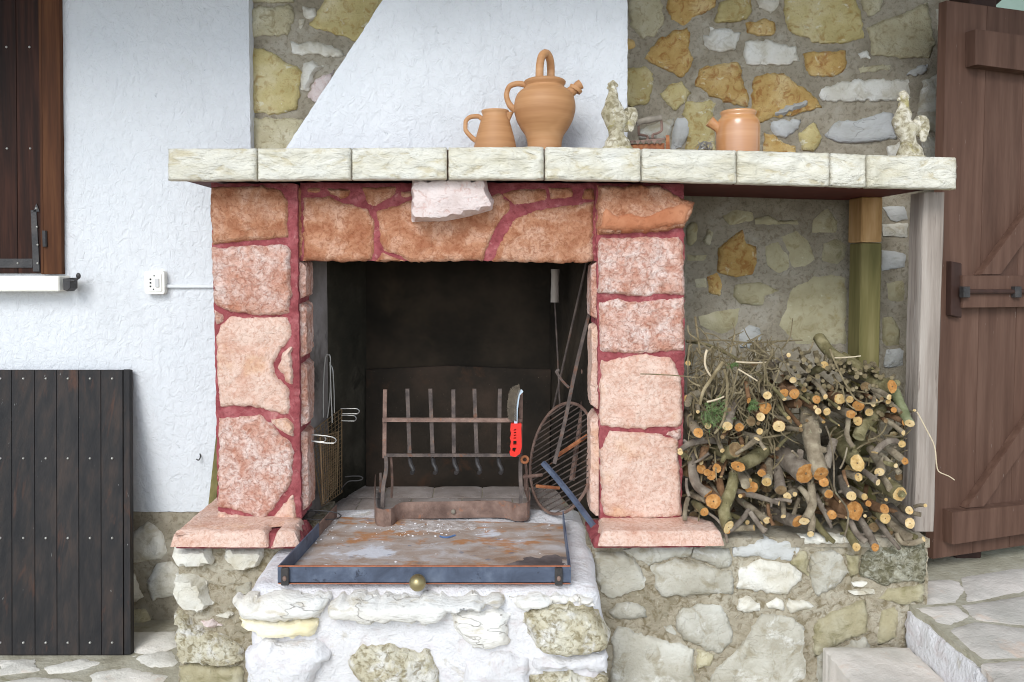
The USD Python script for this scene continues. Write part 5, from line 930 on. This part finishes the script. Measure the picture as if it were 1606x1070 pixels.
LG('f2', [(180, 780), (220, 820), (280, 865)], 36, 'grey', 'yellow', 2.61, 2.75); LG('f2', [(240, 890), (310, 940), (390, 992)], 22, 'olive', 'yellow', 2.59, 2.7, rend=8)
LG('f2', [(1060, 865), (1095, 855)], 14, 'grey', 'pale', 2.62, 2.66)
LG('f2', [(790, 800), (840, 820), (900, 850)], 30, 'brown', 'orange', 2.63, 2.8)
# lower left
LG('f3', [(930, 20), (880, 120), (780, 250), (582, 366)], 84, 'olive', 'orange', 2.56, 2.85, 'thick bent olive branch with round bright orange end', rend=60)
LG('f3', [(350, 190), (460, 235), (556, 212)], 66, 'olive', 'dark', 2.60, 2.75, 'thick olive stub with dark pith left of the bright orange end'); LG('f3', [(390, 120), (260, 120), (140, 150), (40, 215)], 44, 'purple', 'pale', 2.58, 2.72, 'purplish curved branch reaching left to the pillar', rend=22)
LG('f3', [(850, 170), (1010, 280), (1210, 430)], 104, 'purple', 'orange', 2.57, 2.85, 'thickest purplish branch with tilted orange end in the centre')
LG('f3', [(545, 440), (510, 600), (450, 800), (490, 930)], 50, 'olive', 'pale', 2.55, 2.66, 'pale splintered branch hanging down at the lower left', rend=62, wob=.2)
LG('f3', [(870, 320), (860, 420), (846, 512)], 46, 'grey', 'yellow', 2.58, 2.7); LG('f3', [(940, 370), (960, 480), (980, 588)], 52, 'purple', 'dark', 2.58, 2.7)
LG('f3', [(155, 250), (155, 400), (190, 530), (302, 622)], 46, 'purple', 'orange', 2.58, 2.68, 'crooked purplish branch curving down beside the pillar'); LG('f3', [(150, 345), (230, 300), (305, 245)], 13, 'purple', None, 2.57, 2.6)
LG('f3', [(250, 340), (235, 390)], 44, 'brown', 'orange', 2.63, 2.75); LG('f3', [(360, 330), (382, 382)], 42, 'brown', 'orange', 2.63, 2.75); LG('f3', [(270, 390), (292, 425)], 36, 'brown', 'orange', 2.62, 2.75); LG('f3', [(320, 410), (334, 452)], 42, 'brown', 'orange', 2.62, 2.75)
LG('f3', [(250, 560), (300, 620), (350, 692)], 70, 'brown', 'orange', 2.58, 2.75, 'thick brown stub with hollow core at the lower left'); LG('f3', [(180, 700), (220, 745), (266, 790)], 44, 'olive', 'orange', 2.57, 2.7); LG('f3', [(760, 470), (730, 520), (702, 562)], 62, 'olive', 'orange', 2.61, 2.75)
LG('f3', [(570, 600), (740, 640), (960, 712)], 32, 'purple', 'pale', 2.56, 2.64, 'purplish forked stick lying level at the lower left', rend=22); LG('f3', [(880, 690), (980, 675), (1080, 692)], 18, 'purple', None, 2.56, 2.58)
LG('f3', [(560, 650), (700, 760), (850, 870)], 36, 'grey', 'pale', 2.57, 2.7); LG('f3', [(680, 770), (600, 880), (480, 972)], 28, 'purple', 'orange', 2.56, 2.62); LG('f3', [(690, 790), (760, 890), (832, 982)], 28, 'purple', None, 2.56, 2.6)
LG('f3', [(860, 780), (1000, 840), (1140, 880)], 60, 'purple', 'orange', 2.57, 2.7, 'purplish branch with round orange end near the ledge'); LG('f3', [(980, 640), (1000, 740), (1002, 832)], 26, 'grey', 'pale', 2.58, 2.64); LG('f3', [(1145, 670), (1120, 740), (1100, 812)], 22, 'grey', None, 2.58, 2.64)
LG('f3', [(440, 955), (600, 945), (728, 938)], 30, 'grey', 'yellow', 2.57, 2.6); LG('f3', [(300, 800), (430, 920), (480, 1080)], 15, 'purple', None, 2.54, 2.6); LG('f3', [(100, 480), (100, 560), (124, 645)], 16, 'purple', None, 2.57, 2.6); LG('f3', [(115, 660), (90, 760), (85, 870)], 24, 'grey', None, 2.58, 2.62)
LG('f3', [(860, 720), (870, 820), (910, 915)], 20, 'brown', None, 2.56, 2.6); LG('f3', [(130, 300), (80, 265), (42, 238)], 28, 'olive', 'pale', 2.58, 2.66); LG('f3', [(830, 360), (800, 430)], 38, 'brown', 'orange', 2.60, 2.7); LG('f3', [(1130, 570), (1040, 642)], 38, 'grey', 'pale', 2.58, 2.66)
LG('f3', [(400, 480), (430, 620), (440, 700)], 40, 'brown', None, 2.61, 2.66); LG('f3', [(130, 620), (200, 650), (280, 680)], 34, 'grey', None, 2.60, 2.7); LG('f3', [(600, 430), (630, 480), (650, 540)], 44, 'grey', None, 2.58, 2.66); LG('f3', [(600, 60), (700, 90), (760, 110)], 40, 'grey', None, 2.62, 2.7)
LG('f3', [(560, 250), (650, 190), (755, 110)], 16, 'grey', 'pale', 2.55, 2.6, rend=28); LG('f3', [(760, 110), (790, 150), (830, 205)], 20, 'grey', 'pale', 2.55, 2.57)
# lower right
LG('f4', [(100, -150), (110, 0), (140, 180), (200, 390)], 78, 'grey', 'orange', 2.56, 2.70, 'thick upright grey branch with ragged orange end in the centre', rend=66)
LG('f4', [(170, 400), (226, 462)], 42, 'brown', 'orange', 2.57, 2.7); LG('f4', [(160, 470), (266, 560)], 38, 'grey', 'orange', 2.57, 2.72)
LG('f4', [(320, 40), (410, 190), (506, 302)], 74, 'olive', 'yellow', 2.58, 2.78, 'thick olive branch with pith dot right of the grey upright one', rend=64)
LG('f4', [(560, 20), (700, 130), (905, 285)], 48, 'grey', 'orange', 2.60, 2.8, 'grey branch pointing down right with a small orange end', rend=30); LG('f4', [(850, 90), (882, 142)], 32, 'olive', 'yellow', 2.62, 2.72)
LG('f4', [(850, 130), (780, 115), (652, 212)], 28, 'purple', 'pale', 2.57, 2.64, 'purplish forked stub with pale tip near the grey post'); LG('f4', [(610, 170), (690, 300), (692, 375)], 38, 'grey', 'pale', 2.58, 2.7); LG('f4', [(700, 230), (780, 300), (862, 385)], 28, 'grey', None, 2.59, 2.66)
LG('f4', [(540, 360), (700, 460), (862, 562)], 92, 'olive', 'yellow', 2.56, 2.80, 'thickest straight log with pale yellow end at the lower right', rend=66)
LG('f4', [(510, 340), (600, 400), (680, 462)], 30, 'purple', 'pale', 2.545, 2.66); LG('f4', [(375, 420), (410, 530), (456, 578)], 40, 'purple', 'pale', 2.565, 2.68); LG('f4', [(420, 390), (515, 420)], 36, 'grey', 'yellow', 2.57, 2.64); LG('f4', [(390, 370), (405, 430), (432, 495)], 18, 'brown', 'pale', 2.55, 2.6, rend=8)
LG('f4', [(440, 510), (500, 550), (566, 585)], 32, 'grey', 'yellow', 2.565, 2.68); LG('f4', [(540, 590), (600, 642)], 28, 'brown', 'orange', 2.57, 2.68); LG('f4', [(590, 630), (660, 670), (735, 685)], 42, 'brown', 'orange', 2.57, 2.7)
LG('f4', [(640, 680), (740, 765)], 46, 'olive', 'yellow', 2.565, 2.7); LG('f4', [(780, 670), (860, 740), (945, 806)], 46, 'purple', 'pale', 2.56, 2.68, 'greyish branch with smooth slanted end beside the post'); LG('f4', [(870, 680), (942, 697)], 34, 'grey', 'pale', 2.56, 2.66)
LG('f4', [(985, 670), (1030, 655), (1075, 658)], 17, 'grey', 'pale', 2.55, 2.58); LG('f4', [(230, 640), (350, 660), (480, 700)], 82, 'brown', 'orange', 2.59, 2.75, 'knotty thick brown branch low in the middle of the pile', wob=.3); LG('f4', [(250, 690), (292, 735)], 38, 'brown', 'orange', 2.57, 2.66)
LG('f4', [(150, 570), (220, 700), (290, 845)], 30, 'purple', None, 2.55, 2.64, rend=14); LG('f4', [(110, 740), (200, 860), (310, 965)], 36, 'olive', None, 2.55, 2.64, rend=20); LG('f4', [(110, 460), (130, 600), (60, 790)], 36, 'grey', 'pale', 2.55, 2.62, wob=.3); LG('f4', [(20, 500), (110, 640), (112, 895)], 30, 'grey', 'pale', 2.545, 2.62, wob=.3)
LG('f4', [(520, 760), (590, 880), (655, 1008)], 34, 'purple', 'orange', 2.53, 2.64, 'purplish stick with orange end drooping over the ledge'); LG('f4', [(440, 760), (480, 860), (580, 965)], 28, 'purple', None, 2.54, 2.62); LG('f4', [(390, 800), (440, 900), (496, 1005)], 36, 'olive', 'yellow', 2.53, 2.64, 'olive stick with yellow end drooping over the ledge')
LG('f4', [(610, 800), (642, 842)], 42, 'olive', 'dark', 2.62, 2.7); LG('f4', [(680, 780), (760, 900), (862, 1025)], 30, 'purple', None, 2.53, 2.62, rend=16); LG('f4', [(780, 810), (860, 870), (935, 925)], 42, 'grey', None, 2.58, 2.66); LG('f4', [(830, 890), (900, 975), (980, 970), (1062, 940)], 25, 'grey', 'pale', 2.55, 2.6, 'pale crooked stick lying on the ledge at the foot of the post')
LG('f4', [(310, 110), (280, 200), (245, 340)], 36, 'purple', None, 2.58, 2.62); LG('f4', [(240, -10), (290, 150), (310, 350), (310, 500), (430, 720), (400, 910)], 9, 'grey', None, 2.53, 2.55, 'thin pale twig trailing down the front of the pile', wob=.05); LG('f4', [(420, 170), (400, 260), (360, 350)], 8, 'grey', None, 2.54, 2.55)
LG('f4', [(20, 260), (-40, 200)], 10, 'grey', None, 2.56, 2.6); LG('f4', [(700, 400), (740, 450), (780, 520)], 30, 'grey', None, 2.57, 2.66); LG('f4', [(900, 720), (960, 720), (1040, 735)], 22, 'grey', None, 2.58, 2.62)
LG('f4', [(860, 840), (930, 900), (1000, 930)], 30, 'olive', None, 2.60, 2.66); LG('f4', [(560, 100), (500, 160), (470, 230)], 40, 'olive', None, 2.66, 2.74)
# small ends filling the heap
fr_ = np.random.default_rng(21)
heap = Polygon([(1078, 560), (1150, 545), (1260, 550), (1330, 580), (1408, 612), (1425, 690), (1420, 770), (1418, 835), (1350, 846), (1200, 842), (1085, 820), (1076, 700)])
cnt = 0; spots = []
while cnt < 58:
    x, y = fr_.uniform(1075, 1425), fr_.uniform(540, 848)
    if not heap.contains(shapely.Point(x, y)) or any((x - a) ** 2 + (y - b) ** 2 < 200 for a, b in spots): continue
    if 1218 < x < 1262 and 655 < y < 715 : continue
    spots.append((x, y)); cnt += 1
    up = y < 650; r = fr_.uniform(3.5, 7.5) if up else fr_.uniform(5, 11)
    dx, dy = fr_.normal(0, 12), fr_.normal(-6, 8)
    log('px', [(x + dx * 1.2, y + dy), (x + dx * .5, y + dy * .5), (x, y)], r, fr_.choice(['grey', 'olive', 'brown', 'purple', 'grey']), fr_.choice(['orange', 'dark', 'yellow', 'pale'], p=[.16, .66, .12, .06]) if not up else fr_.choice(['dark', 'dark', 'dark', 'yellow', 'orange']),
        (2.66 if up else 2.70) + fr_.uniform(0, .06), 2.98, sides=8)
# long thin sticks lying over the heap
for k in range(64):
    x, y = fr_.uniform(1095, 1418), fr_.uniform(575, 838)
    if not heap.contains(shapely.Point(x, y)): continue
    l, a = fr_.uniform(34, 80), (fr_.normal(.75, .5) if x > 1230 else fr_.normal(1.7, .6))
    bx_, by_ = x - math.cos(a) * l, y - math.sin(a) * l * .8
    if not heap.buffer(6).contains(shapely.Point(bx_, by_)): continue
    log('px', [(bx_, by_), ((x + bx_) / 2 + fr_.normal(0, 3), (y + by_) / 2 + fr_.normal(0, 3)), (x, y)], fr_.uniform(2.6, 4.6), fr_.choice(['olive', 'grey', 'grey', 'brown']), fr_.choice(['pale', 'yellow', 'dark']), fr_.uniform(2.58, 2.64), 2.76, sides=7)
# brushwood
bw = []
for k in range(430):
    x = fr_.uniform(1080, 1225); y = fr_.uniform(530, 650) if k < 300 else fr_.uniform(600, 700); l = fr_.uniform(18, 60); a = fr_.normal(math.pi / 2, .6) if k % 3 else fr_.uniform(0, 6.28); D = fr_.uniform(2.60, 2.76)
    if y < 545: l *= .6
    p = [(x, y)]
    for s_ in range(4): a += fr_.normal(0, .22); p.append((p[-1][0] + math.cos(a) * l / 4, p[-1][1] + math.sin(a) * l / 4))
    p = [(max(q[0], 1079), q[1]) for q in p]
    bw.append(ptube(p, D + np.linspace(0, .03, 5), [fr_.uniform(.0018, .0042), .0016], 5, 7))
for k in range(230):   # thin sticks wedged between the branches
    x, y = fr_.uniform(1082, 1415), fr_.uniform(560, 838)
    if not heap.contains(shapely.Point(x, y)): continue
    a = fr_.normal(math.pi / 2, 1.0); l = fr_.uniform(14, 46); D = fr_.uniform(2.62, 2.72); b = fr_.normal(0, .25)
    bw.append(ptube([(x, y), (x + math.cos(a) * l * .5, y + math.sin(a) * l * .5), (x + math.cos(a + b) * l, y + math.sin(a + b) * l)], [D + .04, D + .01, D - .02], [fr_.uniform(.002, .006), .002], 5, 6))
for k in range(120):   # stub ends along the top right
    x, y = fr_.uniform(1235, 1400), 0; y = 560 + (x - 1235) * .22 + fr_.uniform(-14, 62)
    bw.append(ptube([(x + fr_.normal(0, 6), y + fr_.normal(-4, 4)), (x, y)], [2.80, fr_.uniform(2.62, 2.68)], fr_.uniform(.004, .009), 7, 4, wob=.2, seed=k))
obj('brushwood', cat(bw), 'twig', kind='stuff', label='tangle of thin dry twigs heaped on the left of the firewood', cat='brushwood')
def twig(cr, pts, r, lab, m='twig', D=2.58, n=16): obj('twig', ptube(C(cr, pts), D, [r, r * .8], 6, n), m, label=lab, cat='twig')
twig('f1', [(180, -20), (200, 130), (230, 340)], .0042, 'straight twig sticking up at the left back of the brushwood', D=2.75)
twig('f1', [(440, 400), (330, 560), (250, 690), (225, 800)], .0062, 'stout twig slanting down left across the brushwood', D=2.585)
twig('f1', [(-330, 515), (0, 530), (200, 550), (320, 555)], .0022, 'fine twig poking left across the right pillar', D=[2.585, 2.60, 2.61, 2.63])
twig('f1', [(100, 210), (420, 200), (700, 225), (960, 210), (1180, 200)], .004, 'dark horizontal twig along the back of the heap', D=2.88)
twig('f1', [(270, 135), (350, 150), (420, 195)], .003, 'short arched twig above the brushwood against the wall', D=2.8)
twig('f1', [(550, 150), (525, 250), (510, 320)], .0028, 'short upright twig in the middle of the brushwood', D=2.68)
twig('f1', [(450, 470), (480, 620), (470, 800), (440, 950), (360, 1070)], .0048, 'long twig hanging down beside the green sprig', D=2.57)
twig('f1', [(290, 290), (270, 400), (330, 540)], .004, 'pale kinked twig at the left of the brushwood', 'twig_pale', D=2.60)
twig('f1', [(580, 470), (680, 530), (760, 580)], .0028, 'thin pale twig below the long diagonal branch', 'twig_pale', D=2.59)
twig('f1', [(290, 775), (390, 750), (450, 725)], .0032, 'short pale twig lying in the green sprig', 'twig_pale', D=2.565)
twig('f2', [(305, 285), (370, 440), (460, 620), (560, 760), (640, 790), (800, 760)], .0032, 'long green-grey twig arching down over the right of the heap', D=2.57, n=24)
twig('f2', [(350, 365), (470, 360), (595, 347)], .0026, 'white thin twig sticking out towards the green post', 'twig_pale', D=2.70)
twig('f2', [(350, 565), (420, 640), (450, 760), (540, 845)], .0026, 'thin yellowish twig curling over the right of the heap', D=2.575)
twig('f2', [(150, 215), (120, 290), (0, 370)], .0028, 'thin rusty twig reaching left at the top of the heap', D=2.8)
twig('px', [(1438, 646), (1452, 672), (1466, 702), (1471, 738), (1490, 748), (1497, 753)], .0022, 'thin pale twig dangling past the grey post', 'twig_pale', D=2.60, n=24)
twig('f1', [(560, 400), (780, 410), (850, 405)], .0030, 'pale level twig right of the long diagonal branch', 'twig_pale', D=2.62)
# green sprigs
def sprig(cr, c, w, h, n, seed, lab, D=2.57):
    r = np.random.default_rng(seed); st, nd = [], []; s = CROP[cr][2]
    t = thing('conifer_sprig', lab, 'sprig')
    for k in range(n):
        a = r.uniform(-2.6, .4); b0 = np.array(c) + r.normal(0, .18, 2) * (w, h); l = r.uniform(.3, .6) * h
        pp = [b0 + np.array([math.cos(a + .1 * i), math.sin(a + .1 * i) * -1]) * l * i / 5 for i in range(6)]; Dk = D + r.uniform(0, .05)
        wp = np.array([P(*C(cr, [p])[0], Dk - .004 * i) for i, p in enumerate(pp)]); st.append(tube(wp, .0008, 3))
        for i in range(26):
            f = r.uniform(0, 4.99); i0 = int(f); q = wp[i0] * (1 - f + i0) + wp[i0 + 1] * (f - i0); dv = r.normal(0, 1, 3); dv /= np.linalg.norm(dv); dv *= r.uniform(.006, .012); sd = np.cross(dv, [.3, 1, .2]); sd = sd / (np.linalg.norm(sd) + 1e-9) * .0009
            nd.append((np.array([q - sd, q + sd, q + dv]), np.array([[0, 1, 2]])))
    obj('stem', cat(st), 'bark_green', t); V = np.vstack([x[0] for x in nd]); obj('needles', trimesh.Trimesh(V, np.arange(len(V)).reshape(-1, 3), process=False), 'needle', t, smooth=False)
sprig('f1', (345, 860), 220, 260, 34, 1, 'large feathery green sprig hanging from the left of the brushwood')
sprig('f1', (715, 800), 90, 90, 12, 2, 'small green sprig right of the large one')
sprig('f1', (530, 420), 90, 70, 8, 3, 'small green sprig under the long diagonal branch', D=2.62)

# ================================================================== ROOF EAVE overhead (outside the picture, shades the upper wall)
eave = thing('roof_eave', 'timber eave overhanging the walls above the fireplace', 'roof')
obj('eave_board', box(-3.4, 3.6, 2.12, 3.40, 2.74, 2.78), 'eave_wood', eave, smooth=False)
